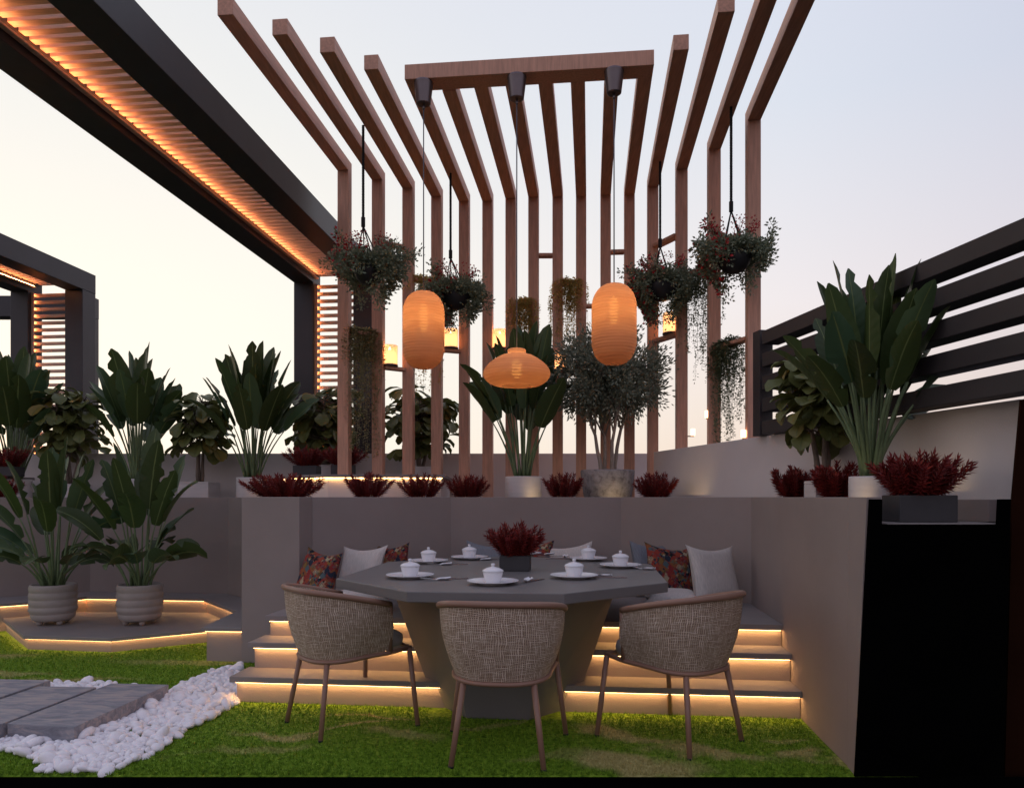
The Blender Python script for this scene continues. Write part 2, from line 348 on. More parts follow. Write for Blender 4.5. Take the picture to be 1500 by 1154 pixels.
# ------------------------------------------------------------------ mesh builder
class MB:
    def __init__(s):
        s.v = []; s.f = []; s.uv = []

    def face(s, pts, uv=None):
        b = len(s.v); s.v += [tuple(p) for p in pts]
        s.f.append(tuple(range(b, b + len(pts)))); s.uv.append(uv)

    def bar(s, c, ax, ay, az):
        """a box round c with half axes ax, ay, az"""
        c, ax, ay, az = V(c), V(ax), V(ay), V(az)
        b = len(s.v)
        for k in (-1, 1):
            for j in (-1, 1):
                for i in (-1, 1):
                    s.v.append(tuple(c + ax * i + ay * j + az * k))
        for q in ((0, 2, 3, 1), (4, 5, 7, 6), (0, 1, 5, 4), (2, 6, 7, 3), (0, 4, 6, 2), (1, 3, 7, 5)):
            s.f.append(tuple(b + x for x in q)); s.uv.append(None)
        return s

    def box(s, c, sx, sy, sz, rot=0.0):
        """c: centre of the bottom"""
        a = V((math.cos(rot), math.sin(rot), 0)); bb = V((-math.sin(rot), math.cos(rot), 0))
        return s.bar(V(c) + V((0, 0, sz / 2)), a * sx / 2, bb * sy / 2, V((0, 0, sz / 2)))

    def beam(s, p, q, w, h):
        """rectangular bar from p to q, width w sideways, height h"""
        p, q = V(p), V(q); d = (q - p)
        side = d.cross(V((0, 0, 1)))
        side = V((1, 0, 0)) if side.length < 1e-6 else side.normalized()
        up = side.cross(d).normalized()
        return s.bar((p + q) / 2, d / 2, side * w / 2, up * h / 2)

    def prism(s, poly, z0, z1, poly2=None):
        poly2 = poly2 or poly; n = len(poly); b = len(s.v)
        a = sum(poly[i][0] * poly[(i + 1) % n][1] - poly[(i + 1) % n][0] * poly[i][1] for i in range(n))
        idx = list(range(n)) if a > 0 else list(range(n - 1, -1, -1))
        for i in idx: s.v.append((poly[i][0], poly[i][1], z0))
        for i in idx: s.v.append((poly2[i][0], poly2[i][1], z1))
        s.f.append(tuple(b + i for i in range(n - 1, -1, -1))); s.uv.append(None)
        s.f.append(tuple(b + n + i for i in range(n))); s.uv.append(None)
        for i in range(n):
            j = (i + 1) % n
            s.f.append((b + i, b + j, b + n + j, b + n + i)); s.uv.append(None)
        return s

    def tube(s, pts, r, n=8, caps=True):
        pts = [V(p) for p in pts]; m = len(pts)
        rs = r if isinstance(r, (list, tuple)) else [r] * m
        b = len(s.v); prev = None
        for i, p in enumerate(pts):
            t = (pts[min(i + 1, m - 1)] - pts[max(i - 1, 0)]).normalized()
            if prev is None:
                a = t.orthogonal().normalized()
            else:
                a = (prev - t * prev.dot(t))
                a = a.normalized() if a.length > 1e-6 else t.orthogonal().normalized()
            prev = a; c = t.cross(a)
            for k in range(n):
                w = 2 * math.pi * k / n
                s.v.append(tuple(p + (a * math.cos(w) + c * math.sin(w)) * rs[i]))
        for i in range(m - 1):
            for k in range(n):
                k2 = (k + 1) % n
                s.f.append((b + i * n + k, b + i * n + k2, b + (i + 1) * n + k2, b + (i + 1) * n + k)); s.uv.append(None)
        if caps:
            s.f.append(tuple(b + k for k in range(n - 1, -1, -1))); s.uv.append(None)
            s.f.append(tuple(b + (m - 1) * n + k for k in range(n))); s.uv.append(None)
        return s

    def lathe(s, prof, n=32, c=(0, 0, 0), close=True):
        b = len(s.v); m = len(prof)
        for r, z in prof:
            for k in range(n):
                w = 2 * math.pi * k / n
                s.v.append((c[0] + r * math.cos(w), c[1] + r * math.sin(w), c[2] + z))
        for i in range(m - 1):
            for k in range(n):
                k2 = (k + 1) % n
                s.f.append((b + i * n + k, b + i * n + k2, b + (i + 1) * n + k2, b + (i + 1) * n + k)); s.uv.append(None)
        if close:
            s.f.append(tuple(b + k for k in range(n - 1, -1, -1))); s.uv.append(None)
            s.f.append(tuple(b + (m - 1) * n + k for k in range(n))); s.uv.append(None)
        return s

    def grid(s, rows, uvs=None):
        b = len(s.v); n = len(rows[0])
        for r in rows: s.v += [tuple(p) for p in r]
        for i in range(len(rows) - 1):
            for j in range(n - 1):
                s.f.append((b + i * n + j, b + i * n + j + 1, b + (i + 1) * n + j + 1, b + (i + 1) * n + j))
                s.uv.append([uvs[i][j], uvs[i][j + 1], uvs[i + 1][j + 1], uvs[i + 1][j]] if uvs else None)
        return s

    def leaf(s, p, d, nrm, L, W, fold=0.25):
        """a small pointed leaf: two folded halves of two faces"""
        d = d.normalized(); side = d.cross(nrm)
        side = side.normalized() if side.length > 1e-5 else d.orthogonal().normalized()
        up = side.cross(d)
        a = p; m = p + d * L * 0.5 - up * W * fold; e = p + d * L
        l = p + d * L * 0.45 + side * W / 2; r = p + d * L * 0.45 - side * W / 2
        b = len(s.v); s.v += [tuple(a), tuple(m), tuple(e), tuple(l), tuple(r)]
        s.f += [(b, b + 1, b + 3), (b + 1, b + 2, b + 3), (b, b + 4, b + 1), (b + 1, b + 4, b + 2)]
        s.uv += [[(.5, 0), (.5, .5), (0, .5)], [(.5, .5), (.5, 1), (0, .5)], [(.5, 0), (1, .5), (.5, .5)], [(.5, .5), (1, .5), (.5, 1)]]

    def build(s, name, mat, parent=None, origin=(0, 0, 0), smooth=False, bevel=0.0, seg=2):
        o = V(origin)
        me = bpy.data.meshes.new(name)
        me.from_pydata([(x - o.x, y - o.y, z - o.z) for x, y, z in s.v], [], s.f)
        if any(u is not None for u in s.uv):
            lay = me.uv_layers.new(name='UVMap'); k = 0
            for f, u in zip(s.f, s.uv):
                for q in range(len(f)):
                    lay.data[k].uv = u[q] if u else (0, 0); k += 1
        me.materials.append(mat)
        if smooth:
            me.polygons.foreach_set('use_smooth', [True] * len(me.polygons))
        me.update()
        ob = bpy.data.objects.new(name, me); COL.objects.link(ob)
        if parent is not None:
            ob.parent = parent
        else:
            ob.location = o
        if bevel:
            md = ob.modifiers.new('edge', 'BEVEL'); md.width = bevel; md.segments = seg; md.limit_method = 'ANGLE'; md.angle_limit = R(35)
        return ob


def tag(o, label=None, cat=None, group=None, kind=None):
    if label: o['label'] = label
    if cat: o['category'] = cat
    if group: o['group'] = group
    if kind: o['kind'] = kind
    return o


def thing(name, label, cat, p=(0, 0, 0), rz=0.0, group=None):
    o = bpy.data.objects.new(name, None); COL.objects.link(o)
    o.empty_display_size = 0.1; o.location = p; o.rotation_euler = (0, 0, rz)
    return tag(o, label, cat, group)


def dup(root, p, rz, label, group=None):
    r = root.copy(); COL.objects.link(r); r.location = p; r.rotation_euler = (0, 0, rz); tag(r, label, None, group)
    for ch in list(root.children):
        c = ch.copy(); COL.objects.link(c); c.parent = r
        for g in list(ch.children):
            d = g.copy(); COL.objects.link(d); d.parent = c
    return r


# ------------------------------------------------------------------ ground
g = MB(); g.face([(-400, -400, -0.03), (400, -400, -0.03), (400, 400, -0.03), (-400, 400, -0.03)])
tag(g.build('ground', simple('dark_ground', (0.02, 0.018, 0.016), 1.0, 0.3, 0.5, spec=0.05)), kind='structure')
CUT = 3.185
g = MB(); g.prism([(-9, 0.2), (4, 0.2), (4, CUT), (-9, CUT)], -0.02, -0.004)
tag(g.build('void_strip', M_black), kind='structure')  # added black sheet for the dark void where the lawn is cut off
g = MB(); g.prism([(-9, CUT), (1.75, CUT), (1.75, 8.6), (-9, 8.6)], -0.02, 0.0)
tag(g.build('lawn', M_grass), kind='structure')


# ------------------------------------------------------------------ booth wall, bench, steps
TOP = 1.2
U = 1.6
WT = 0.06
inner = [loc(U, -1.30), loc(U, 1.0), loc(0.72, 1.85), loc(-0.72, 1.85), loc(-U, 0.95), loc(-U, 0.71)]


def offset_line(pts, t):
    out = []
    for i, p in enumerate(pts):
        ns = []
        for a, b in ((i - 1, i), (i, i + 1)):
            if a >= 0 and b < len(pts):
                d = (pts[b] - pts[a]).normalized(); ns.append(V((d.y, -d.x, 0)))
        n = (sum(ns, V((0, 0, 0)))).normalized()
        out.append(p + n * (t / max(0.3, n.dot(ns[0]))))
    return out


end_in = V((1.478, 3.19, 0))           # where the wall stops on the near side
tilt = 0.135                           # the end is raked: it leans towards the front at the top
wl = [V((1.497, 3.30, 0))] + [loc(U, v) for v in (-0.6,)] + inner[1:5]
wl_out = offset_line(wl, WT)
root = thing('booth_wall', 'smooth taupe plaster wall wrapping round the dining bench', 'wall', loc(0, 1.85))
O = root.location
n = len(wl)
b = MB(); b.prism([(p.x, p.y) for p in wl] + [(p.x, p.y) for p in reversed(wl_out)], 0, TOP)
b.build('curved_wall', M_wall, root, O, bevel=0.004)
# raked near end of the side wall
b = MB()
x0, x1 = 1.497, wl_out[0].x
nb, ntp = 3.19, 3.055
ex0, ex1 = 1.4785, 1.5385
vs = [(ex0, nb, 0), (ex1, nb, 0), (x1, 3.2995, 0), (x0, 3.2995, 0), (ex0 + 0.001 - 0.0135, ntp, TOP), (ex1 - 0.0135, ntp, TOP), (x1, 3.2995, TOP), (x0, 3.2995, TOP)]
b.v = [tuple(p) for p in vs]
b.f = [(0, 3, 2, 1), (4, 5, 6, 7), (0, 1, 5, 4), (1, 2, 6, 5), (2, 3, 7, 6), (3, 0, 4, 7)]; b.uv = [None] * 6
b.build('wall_end', M_wall, root, O)
# pier between the booth and the planting bed
pa = loc(-U, 0.71); pb = V((-1.965, 5.35 + 0.02, 0))
pier = [(pb.x, pb.y), (pa.x - 0.002, pa.y), (loc(-U, 0.99).x - 0.002, loc(-U, 0.99).y), (loc(-2.0, 1.0).x, loc(-2.0, 1.0).y)]
b = MB(); b.prism(pier, 0, TOP + 0.0015); b.build('pier', M_wall, root, O, bevel=0.004)

# garden wall behind the corner bed
gw = [V((-9.0, 6.9, 0)), V((-5.3, 6.75, 0)), V((-4.25, 7.45, 0)), V((-2.80, 7.30, 0)), V((-2.05, 6.45, 0)), V((-1.93, 5.72, 0))]
gwo = offset_line(gw, -0.06)
b = MB(); b.prism([(p.x, p.y) for p in gw] + [(p.x, p.y) for p in reversed(gwo)], 0, TOP - 0.002)
o = b.build('garden_wall', M_wall, None, (-3.5, 7.3, 0), bevel=0.004)
tag(o, 'dim faceted taupe wall behind the two ribbed pots', 'wall')

# raised terrace floor behind the walls
b = MB()
ter = [(-12, 6.95), (-5.33, 6.83), (-4.27, 7.53), (-2.77, 7.38), (-1.97, 6.50), (-1.67, 5.60)] + [(p.x + 0.01 * (1 if p.x > 0 else -1), p.y + 0.01) for p in reversed(wl_out[:6])]
ter += [(1.56, 3.075), (2.06, 3.075), (2.06, 3.32), (2.20, 3.32), (2.20, 8.29), (-12, 8.29)]
b.prism(ter, 0.98, 1.09)
tag(b.build('terrace_floor', M_tread), kind='structure')

# bench and steps, each tread thin over a recessed riser with a strip of light
root = thing('bench_steps', 'pale stone bench with two lower steps lit from under each tread', 'bench', loc(0, -0.2)); O = root.location


def seat_poly(v, uL, uR=U - 0.003):
    return [loc(uL, v), loc(uR, v)]


levels = [(-0.235, 0.155, -1.60), (-0.035, 0.315, -1.585), (0.165, 0.446, -1.575)]
for i, (v, z, uL) in enumerate(levels):
    zb = 0 if i == 0 else levels[i - 1][1]
    nv = levels[i + 1][0] if i < 2 else 0
    tk = 0.034
    if i < 2:
        poly = [loc(uL - 0.03, v - 0.035), loc(U - 0.003, v - 0.035), loc(U - 0.003, nv + 0.02), loc(uL - 0.03, nv + 0.02)]
    else:
        poly = [loc(uL - 0.02, v - 0.035), loc(U - 0.003, v - 0.035), loc(U - 0.003, 0.998), loc(0.718, 1.847), loc(-0.718, 1.847), loc(-U + 0.003, 0.947), loc(-U + 0.003, 0.70), loc(uL - 0.02, 0.70)]
    b = MB(); b.prism([(p.x, p.y) for p in poly], z - tk, z); b.build('tread', M_tread, root, O, bevel=0.003)
    rp = [loc(uL, v), loc(U - 0.005, v), loc(U - 0.005, v + 0.16), loc(uL, v + 0.16)]
    b = MB(); b.prism([(p.x, p.y) for p in rp], zb, z - tk - 0.001); b.build('riser', M_wall, root, O)
    b = MB(); p = loc(uL + 0.005, v - 0.019, z - tk - 0.0011); q = loc(U - 0.012, v - 0.019, z - tk - 0.0011)
    b.beam(p, q, 0.016, 0.002); b.build('light_strip', M_led, root, O)
    # side cheek down the open end
    ck = [loc(uL, v + 0.161), loc(uL + 0.05, v + 0.161), loc(uL + 0.05, 0.70), loc(uL, 0.70)]
    b = MB(); b.prism([(p.x, p.y) for p in ck], zb, z - tk - 0.001); b.build('end_cheek', M_wall, root, O)

# ------------------------------------------------------------------ corner bed: platform, ledge
root = thing('planting_platform', 'low octagonal stone platform under the two ribbed pots', 'platform', (-3.2, 6.3, 0)); O = root.location
pl = [(-4.62, 7.0), (-4.56, 6.62), (-3.84, 5.81), (-3.09, 5.70), (-2.30, 6.24), (-2.32, 6.95)]


def shrink(poly, t):
    cx = sum(p[0] for p in poly) / len(poly); cy = sum(p[1] for p in poly) / len(poly)
    out = []
    for x, y in poly:
        d = math.hypot(x - cx, y - cy); out.append((cx + (x - cx) * (d - t) / d, cy + (y - cy) * (d - t) / d))
    return out


b = MB(); b.prism(pl, 0.086, 0.116); b.build('platform_top', M_tread, root, O, bevel=0.003)
b = MB(); b.prism(shrink(pl, 0.035), 0, 0.085); b.build('platform_base', M_wall, root, O)
for i in range(1, 4):
    a, c = V((*shrink(pl, 0.020)[i], 0.0848)), V((*shrink(pl, 0.020)[i + 1], 0.0848))
    b = MB(); b.beam(a, c, 0.014, 0.002); b.build('light_strip', M_led3, root, O)
root = thing('stone_ledge', 'knee low stone ledge along the dim wall with warm light under its lip', 'ledge', (-3.0, 7.1, 0)); O = root.location
led_in = [(-6.0, 6.45), (-4.62, 6.55), (-4.16, 6.90), (-4.08, 7.09), (-2.90, 6.95), (-2.30, 6.17), (-2.27, 5.40), (-1.967, 5.372)]
back = [(-1.968, 6.0), (-2.06, 6.44), (-2.81, 7.29), (-4.26, 7.44), (-5.3, 6.74), (-6.0, 6.76)]
b = MB(); b.prism(led_in + back, 0.222, 0.25); b.build('ledge_top', M_tread, root, O, bevel=0.003)
li = offset_line([V((x, y, 0)) for x, y in led_in], -0.03)
b = MB(); b.prism([(p.x, p.y) for p in li[:-1]] + [(-1.967, 5.395)] + back, 0, 0.221); b.build('ledge_riser', M_wall, root, O)
for i in range(0, 7):
    a, c = li[i].copy(), li[i + 1].copy()
    nn = (c - a).normalized(); nn = V((-nn.y, nn.x, 0)) * -0.014
    b = MB(); b.beam(a + nn + V((0, 0, 0.2206)), c + nn + V((0, 0, 0.2206)), 0.014, 0.002); b.build('light_strip', M_led3, root, O)

# ------------------------------------------------------------------ black fill of the cut side wall, boundary walls
def boundary_x(d):
    return 3.0 - 0.231 * d


BZ = 1.633
pts = []
root = thing('boundary_wall', 'pale plaster boundary wall under the dark slat fence', 'wall', (2.0, 5, 0)); O = root.location
d0, d1 = 3.27, 7.1
b = MB(); b.prism([(boundary_x(d0), d0), (boundary_x(d1), d1), (boundary_x(d1) + 0.14, d1 + 0.03), (boundary_x(d0) + 0.14, d0 + 0.03)], 0, BZ)
b.build('boundary_panel', M_white_wall, root, O, bevel=0.003)
root = thing('cut_wall_fill', 'flat black panel standing in for the dark inside of the cut side wall', 'panel', (1.8, 3.15, 0)); O = root.location


def raked(poly, y0, slope, t=0.012):
    """poly: x,z outline lying on a plane that leans forward with height"""
    b = MB(); n = len(poly)
    for k in (0, t):
        for x, z in poly: b.v.append((x, y0 - slope * z + k, z))
    b.f.append(tuple(range(n))); b.f.append(tuple(range(2 * n - 1, n - 1, -1)))
    for i in range(n):
        j = (i + 1) % n; b.f.append((i, i + n, j + n, j))
    b.uv = [None] * len(b.f)
    return b


def pxz(px, py, y0=3.176, s=0.1125):
    # the point of the raked plane seen at that pixel
    # z = EYE - (py-728) y/F ; y = y0 - s z
    k = (py - 728) / F
    y = (y0 - s * EYE) / (1 - s * k)
    return ((px - 750) / F * y, EYE - k * y)


outline = [pxz(1252.5, 1137), pxz(1274.5, 731), pxz(1292.5, 731), pxz(1292, 768), pxz(1461, 768), pxz(1463, 731), pxz(1481, 731), pxz(1470, 1137)]
raked(outline, 3.176, 0.1125).build('dark_fill_face', M_black, root, O)  # added black sheet for the darkness inside the cut side wall
o2 = [pxz(1472, 1137, 3.25), pxz(1483, 733, 3.25), pxz(1496, 585, 3.25), pxz(1640, 560, 3.25), pxz(1640, 1137, 3.25)]
o = raked(o2, 3.25, 0.1125).build('brown_cut_fill', M_brown, None, (2.2, 3.2, 0))  # added sheet, coloured as the dark inside of the cut boundary wall
tag(o, 'very dark brown panel standing in for the unlit inside of the cut boundary wall', 'panel')
# inner face of the trough
b = MB(); b.prism([(boundary_x(3.3) - 0.11, 3.3), (boundary_x(3.3) - 0.07, 3.3), (boundary_x(7.0) - 0.03, 7.0), (boundary_x(7.0) - 0.07, 7.0)], 1.0895, 1.19)
o = b.build('trough_kerb', M_wall, None, (2.1, 5, 1.0), bevel=0.003)
tag(o, 'narrow plaster kerb running along the foot of the pale boundary wall', 'kerb')

b = MB(); b.prism([(-13, 8.3), (2.3, 8.3), (2.3, 8.42), (-13, 8.42)], 0.5, 1.69)
o = b.build('back_wall', M_white_wall, None, (-3, 8.3, 0.5), bevel=0.003)
tag(o, 'long low plaster wall behind the pergola posts', 'wall')

# low timber-edged stages behind the wall
def stage(name, label, poly, z, lit, sl):
    root = thing(name, label, 'stage', (poly[0][0], poly[0][1], 1.09)); O = root.location
    b = MB(); b.prism(poly, z - 0.03, z); b.build('stage_top', M_tread, root, O, bevel=0.002)
    b = MB(); b.prism(shrink(poly, 0.04), 1.09, z - 0.031); b.build('stage_base', M_white_wall, root, O)
    sp = shrink(poly, 0.03)
    for i in lit:
        a, c = V((*sp[i], z - 0.0318)), V((*sp[i + 1], z - 0.0318))
        b = MB(); b.beam(a, c, 0.012, 0.0025); b.build('light_strip', sl, root, O)


stage('plant_stage', 'raised stone stage with a lit lip under the timber posts', [(-2.42, 8.1), (-2.36, 7.35), (-1.93, 6.80), (-1.66, 6.62), (-0.61, 6.72), (-0.66, 8.2)], 1.405, (1, 2, 3), M_led)
stage('corner_stage', 'raised stone stage with a lit lip at the far corner of the terrace', [(-9.5, 8.1), (-9.5, 7.5), (-5.30, 7.55), (-5.26, 8.15)], 1.415, (1,), M_led)

# ------------------------------------------------------------------ table
TC = V((-0.02, 4.53, 0)); TZ = 0.75
def octo(au, av, cu, cv, c=TC):
    return [((c + E1 * u + E2 * v).x, (c + E1 * u + E2 * v).y) for u, v in ((-cu, -av), (cu, -av), (au, -cv), (au, cv), (cu, av), (-cu, av), (-au, cv), (-au, -cv))]


root = thing('dining_table', 'large octagonal grey stone table on a tapering pedestal', 'table', TC); O = root.location
b = MB(); b.prism(octo(0.905, 1.045, 0.375, 0.53), TZ - 0.052, TZ); b.build('table_top', M_table, root, O, bevel=0.004)
b = MB(); b.prism(octo(0.41, 0.535, 0.17, 0.25), 0.0, TZ - 0.0525, octo(0.64, 0.76, 0.27, 0.36)); b.build('pedestal', M_table, root, O, bevel=0.004)


# ------------------------------------------------------------------ chairs
def upath(ax, back_y, arm_y, arm_x, n=28, cy=-0.02):
    """U from the +x arm end round the back to the -x arm end"""
    pts = [(arm_x, arm_y)]
    m = n
    for i in range(m + 1):
        a = math.pi * i / m
        ca, sa = math.cos(a), math.sin(a)
        e = 0.78
        x = ax * math.copysign(abs(ca) ** e, ca); y = cy - (back_y + cy) * 0 - (abs(sa) ** e) * (back_y + cy)
        pts.append((x, y))
    pts.append((-arm_x, arm_y))
    return pts


def resample(pts, n):
    P_ = [V((*p, 0)) if len(p) == 2 else V(p) for p in pts]
    L = [0]
    for a, c in zip(P_, P_[1:]): L.append(L[-1] + (c - a).length)
    out = []; k = 0
    for i in range(n):
        s = L[-1] * i / (n - 1)
        while k < len(L) - 2 and L[k + 1] < s: k += 1
        f = (s - L[k]) / max(1e-9, L[k + 1] - L[k])
        out.append(P_[k].lerp(P_[k + 1], min(1, f)))
    return out


def make_chair(p, rz, label):
    root = thing('woven_chair', label, 'chair', p, rz, 'woven chairs round the table')
    n = 41
    top = resample(upath(0.292, 0.315, 0.10, 0.275), n)
    bot = resample(upath(0.225, 0.245, 0.115, 0.245), n)
    def ztop(y): return 0.735 - 0.085 * max(0, min(1, (y + 0.32) / 0.42)) ** 1.3
    def zbot(y): return 0.372 + 0.035 * max(0, min(1, (y + 0.25) / 0.5))
    for p_ in top: p_.z = ztop(p_.y)
    for p_ in bot: p_.z = zbot(p_.y) + 0.012
    # woven shell, two skins 1.6 cm apart
    rows = []; uvs = []; m = 12
    for i in range(m + 1):
        t = i / m
        row = []; ur = []
        for j in range(n):
            q = bot[j].lerp(top[j], t)
            bulge = 0.018 * math.sin(math.pi * t)
            c = V((0, -0.02, q.z)); d = (q - c); d.z = 0; d.normalize()
            q = q + d * bulge
            row.append(q); ur.append((j / (n - 1) * 1.0, t * 0.34))
        rows.append(row); uvs.append(ur)
    inn = [[q - (V((q.x, q.y + 0.02, 0))).normalized() * 0.016 for q in r] for r in rows]
    b = MB(); b.grid([list(reversed(r)) for r in rows], [list(reversed(r)) for r in uvs]); b.grid(inn, uvs)
    b.build('woven_back', M_weave, root, smooth=True)
    b = MB(); b.tube(top, 0.0155, 10); b.build('top_rail', M_tube, root, smooth=True)
    fr = [V((q.x, q.y, q.z - 0.012)) for q in bot]
    ring = [V((0.12, 0.245, 0.408)), V((0.235, 0.238, 0.408))] + fr + [V((-0.235, 0.238, 0.408)), V((-0.12, 0.245, 0.408)), V((0.12, 0.245, 0.408))]
    b = MB(); b.tube(ring, 0.0115, 8, False); b.build('seat_frame', M_tube, root, smooth=True)
    for sx in (0, -1):
        b = MB(); b.tube([top[sx], bot[sx] - V((0, 0, 0.012))], 0.0115, 8); b.build('arm_post', M_tube, root, smooth=True)
    for sx in (-1, 1):
        for tp, ft in (((0.158 * sx, -0.195, 0.372), (0.207 * sx, -0.2535, 0)), ((0.238 * sx, 0.232, 0.405), (0.29 * sx, 0.2535, 0))):
            tp, ft = V(tp), V(ft)
            b = MB(); b.tube([tp, tp.lerp(ft, 0.975)], [0.0145, 0.0125], 10); l = b.build('leg', M_tube, root, smooth=True)
            b = MB(); b.tube([tp.lerp(ft, 0.9752), ft], 0.0135, 10); b.build('foot_cap', M_foot, l, smooth=True)
    # seat cushion
    b = MB(); rows = []
    k = 24
    for i, (ins, z) in enumerate(((0.03, 0.405), (0.004, 0.415), (0.0, 0.440), (0.004, 0.468), (0.02, 0.480), (0.09, 0.488), (0.17, 0.490))):
        r = []
        for j in range(k + 1):
            a = 2 * math.pi * j / k; ca, sa = math.cos(a), math.sin(a)
            e = 0.5
            r.append(V(((0.212 - ins) * math.copysign(abs(ca) ** e, ca), 0.045 + (0.218 - ins) * math.copysign(abs(sa) ** e, sa), z)))
        rows.append(r)
    b.grid(rows); b.build('seat_cushion', M_cushion, root, smooth=True)
    return root


c0 = make_chair((-0.873, 3.94, 0), R(39.3 - 90), 'woven chair with brown tube legs beside the lit steps and white pebbles')
dup(c0, (-0.041, 3.507, 0), R(84.3 - 90), 'woven chair with its back square to us in the middle of the lawn')
dup(c0, (0.81, 3.70, 0), R(129.4 - 90), 'woven chair turned towards the table beside the tall side wall')


# ------------------------------------------------------------------ cushions
def pillow(label, p, rz, lean, size, mat, roll=0.0, flat=False, seed=1):
    rnd = random.Random(seed); size *= 1.0 if flat else 1.08
    b = MB(); n = 18; h = size / 2
    ph = [rnd.uniform(0, 6) for _ in range(4)]
    for sgn in (1, -1):
        rows = []; uvs = []
        for i in range(n + 1):
            r = []; ur = []
            for j in range(n + 1):
                u = -1 + 2 * j / n; v = -1 + 2 * i / n
                x = h * u * (1 - 0.17 * (1 - v * v)* abs(u) ** 3 ) ; z = h * v * (1 - 0.19 * (1 - u * u) * abs(v) ** 3)
                th = ((1 - u ** 4) * (1 - v ** 4)) ** 0.6
                wr = 0.05 * math.sin(5 * u + ph[0] + 2 * v) * math.cos(4 * v + ph[1])
                y = sgn * (0.062 * th * (1 + wr) * (1 - 0.25 * v) + 0.001)
                r.append(V((x, y, z))); ur.append(((u + 1) / 2, (v + 1) / 2))
            rows.append(r if sgn < 0 else list(reversed(r))); uvs.append(ur if sgn < 0 else list(reversed(ur)))
        b.grid(rows, uvs)
    o = b.build('scatter_cushion', mat, None, smooth=True)
    if flat:
        o.rotation_euler = (R(90), 0, rz); o.location = V(p) + V((0, 0, 0.062))
    else:
        o.rotation_euler = (lean, roll, rz); o.location = V(p) + V((0, 0, h * math.cos(lean) * 0.97 + 0.01))
    tag(o, label, 'cushion')
    return o


SZ = 0.447
def bench(px, d): return V(((px - 750) / F * d, d, SZ))
pillow('kilim patterned cushion leaning on the bench end beside the pier', bench(465, 5.12), R(-40), R(-16), 0.37, M_kilim, R(4), seed=2)
pillow('pale linen cushion beside the kilim one at the pier end of the bench', bench(528, 5.42), R(-28), R(-20), 0.385, M_linen, R(-3), seed=3)
pillow('kilim patterned cushion peeking out behind the pale one and the table corner', bench(571, 5.72), R(-42), R(-14), 0.37, M_kilim, R(-6), seed=4)
pillow('dull blue grey cushion against the back of the bench, half behind the centrepiece', bench(713, 6.02), R(-8), R(-18), 0.37, M_blue, R(5), seed=5)
pillow('kilim patterned cushion directly behind the red centrepiece', bench(778, 6.0), R(-6), R(-15), 0.37, M_kilim, R(-4), seed=6)
pillow('pale linen cushion lying low against the back of the bench beside the kilim one', bench(836, 5.95), R(-4), R(-22), 0.37, M_linen, R(-7), seed=7)
pillow('dull blue grey cushion behind the kilim one near the side wall', bench(955, 5.72), R(33), R(-16), 0.385, M_blue, R(6), seed=8)
pillow('kilim patterned cushion standing between the blue grey and pale ones', bench(981, 5.36), R(22), R(-14), 0.385, M_kilim, R(7), seed=9)
pillow('pale linen cushion at the side wall end of the bench', bench(1046, 5.10), R(28), R(-16), 0.40, M_linen, R(3), seed=10)
pillow('white cushion lying flat on the bench beside the table corner and pebble side chair', bench(528, 4.98), R(20), 0, 0.36, M_linen, flat=True, seed=11)
pillow('white cushion lying flat on the bench behind the chair at the side wall', bench(985, 4.98), R(-10), 0, 0.38, M_linen, flat=True, seed=12)

# ------------------------------------------------------------------ tableware
seats = [  # pixel of the plate rim, where it lies, spoon pixel and turn
    (722, 849.5, 'by the middle chair', (771, 851, 75), (783, 850, 60)),
    (841, 841.0, 'between middle chair and side wall chair', (876, 843, -35), (893, 845, -12)),
    (908.9, 826, 'before the kilim cushion at the side wall', (940, 833, -30), None),
    (861.9, 816.3, 'before the pale cushion at the back of the bench', (827.5, 815.5, 80), (818, 818, 5)),
    (768, 809, 'half hidden behind the red centrepiece', (797, 812, 20), (806, 814, 8)),
    (687.5, 814.5, 'before the half hidden blue cushion', (703, 820, 25), (722, 819, 8)),
    (627.7, 819.8, 'before the peeking kilim cushion', (644, 827, 25), (664, 826, 8)),
    (600.7, 840.7, 'by the chair on the pebble side', (638, 849, 22), (660, 847, 7)),
]
plate_prof = [(0.0, 0.0), (0.075, 0.0), (0.082, 0.006), (0.125, 0.016), (0.134, 0.019), (0.134, 0.022), (0.124, 0.0205), (0.085, 0.011), (0.0, 0.009)]
bowl_prof = [(0.0, 0.0), (0.037, 0.0), (0.0385, 0.003), (0.046, 0.026), (0.0515, 0.048), (0.052, 0.056), (0.0, 0.056)]
lid_prof = [(0.0, 0.0), (0.055, 0.0), (0.0555, 0.004), (0.050, 0.010), (0.033, 0.0185), (0.013, 0.0235), (0.008, 0.0245)]
knob_prof = [(0.007, 0.0), (0.0085, 0.004), (0.011, 0.012), (0.009, 0.017), (0.0, 0.018)]


def mesh_once(fn, cache={}):
    return cache.setdefault(fn, fn())


def lathe_ob(name, prof, parent=None, z=0, n=36):
    b = MB(); b.lathe([(max(r, 0.0004), zz + z) for r, zz in prof], n)
    return b.build(name, M_ceramic, parent, smooth=True)


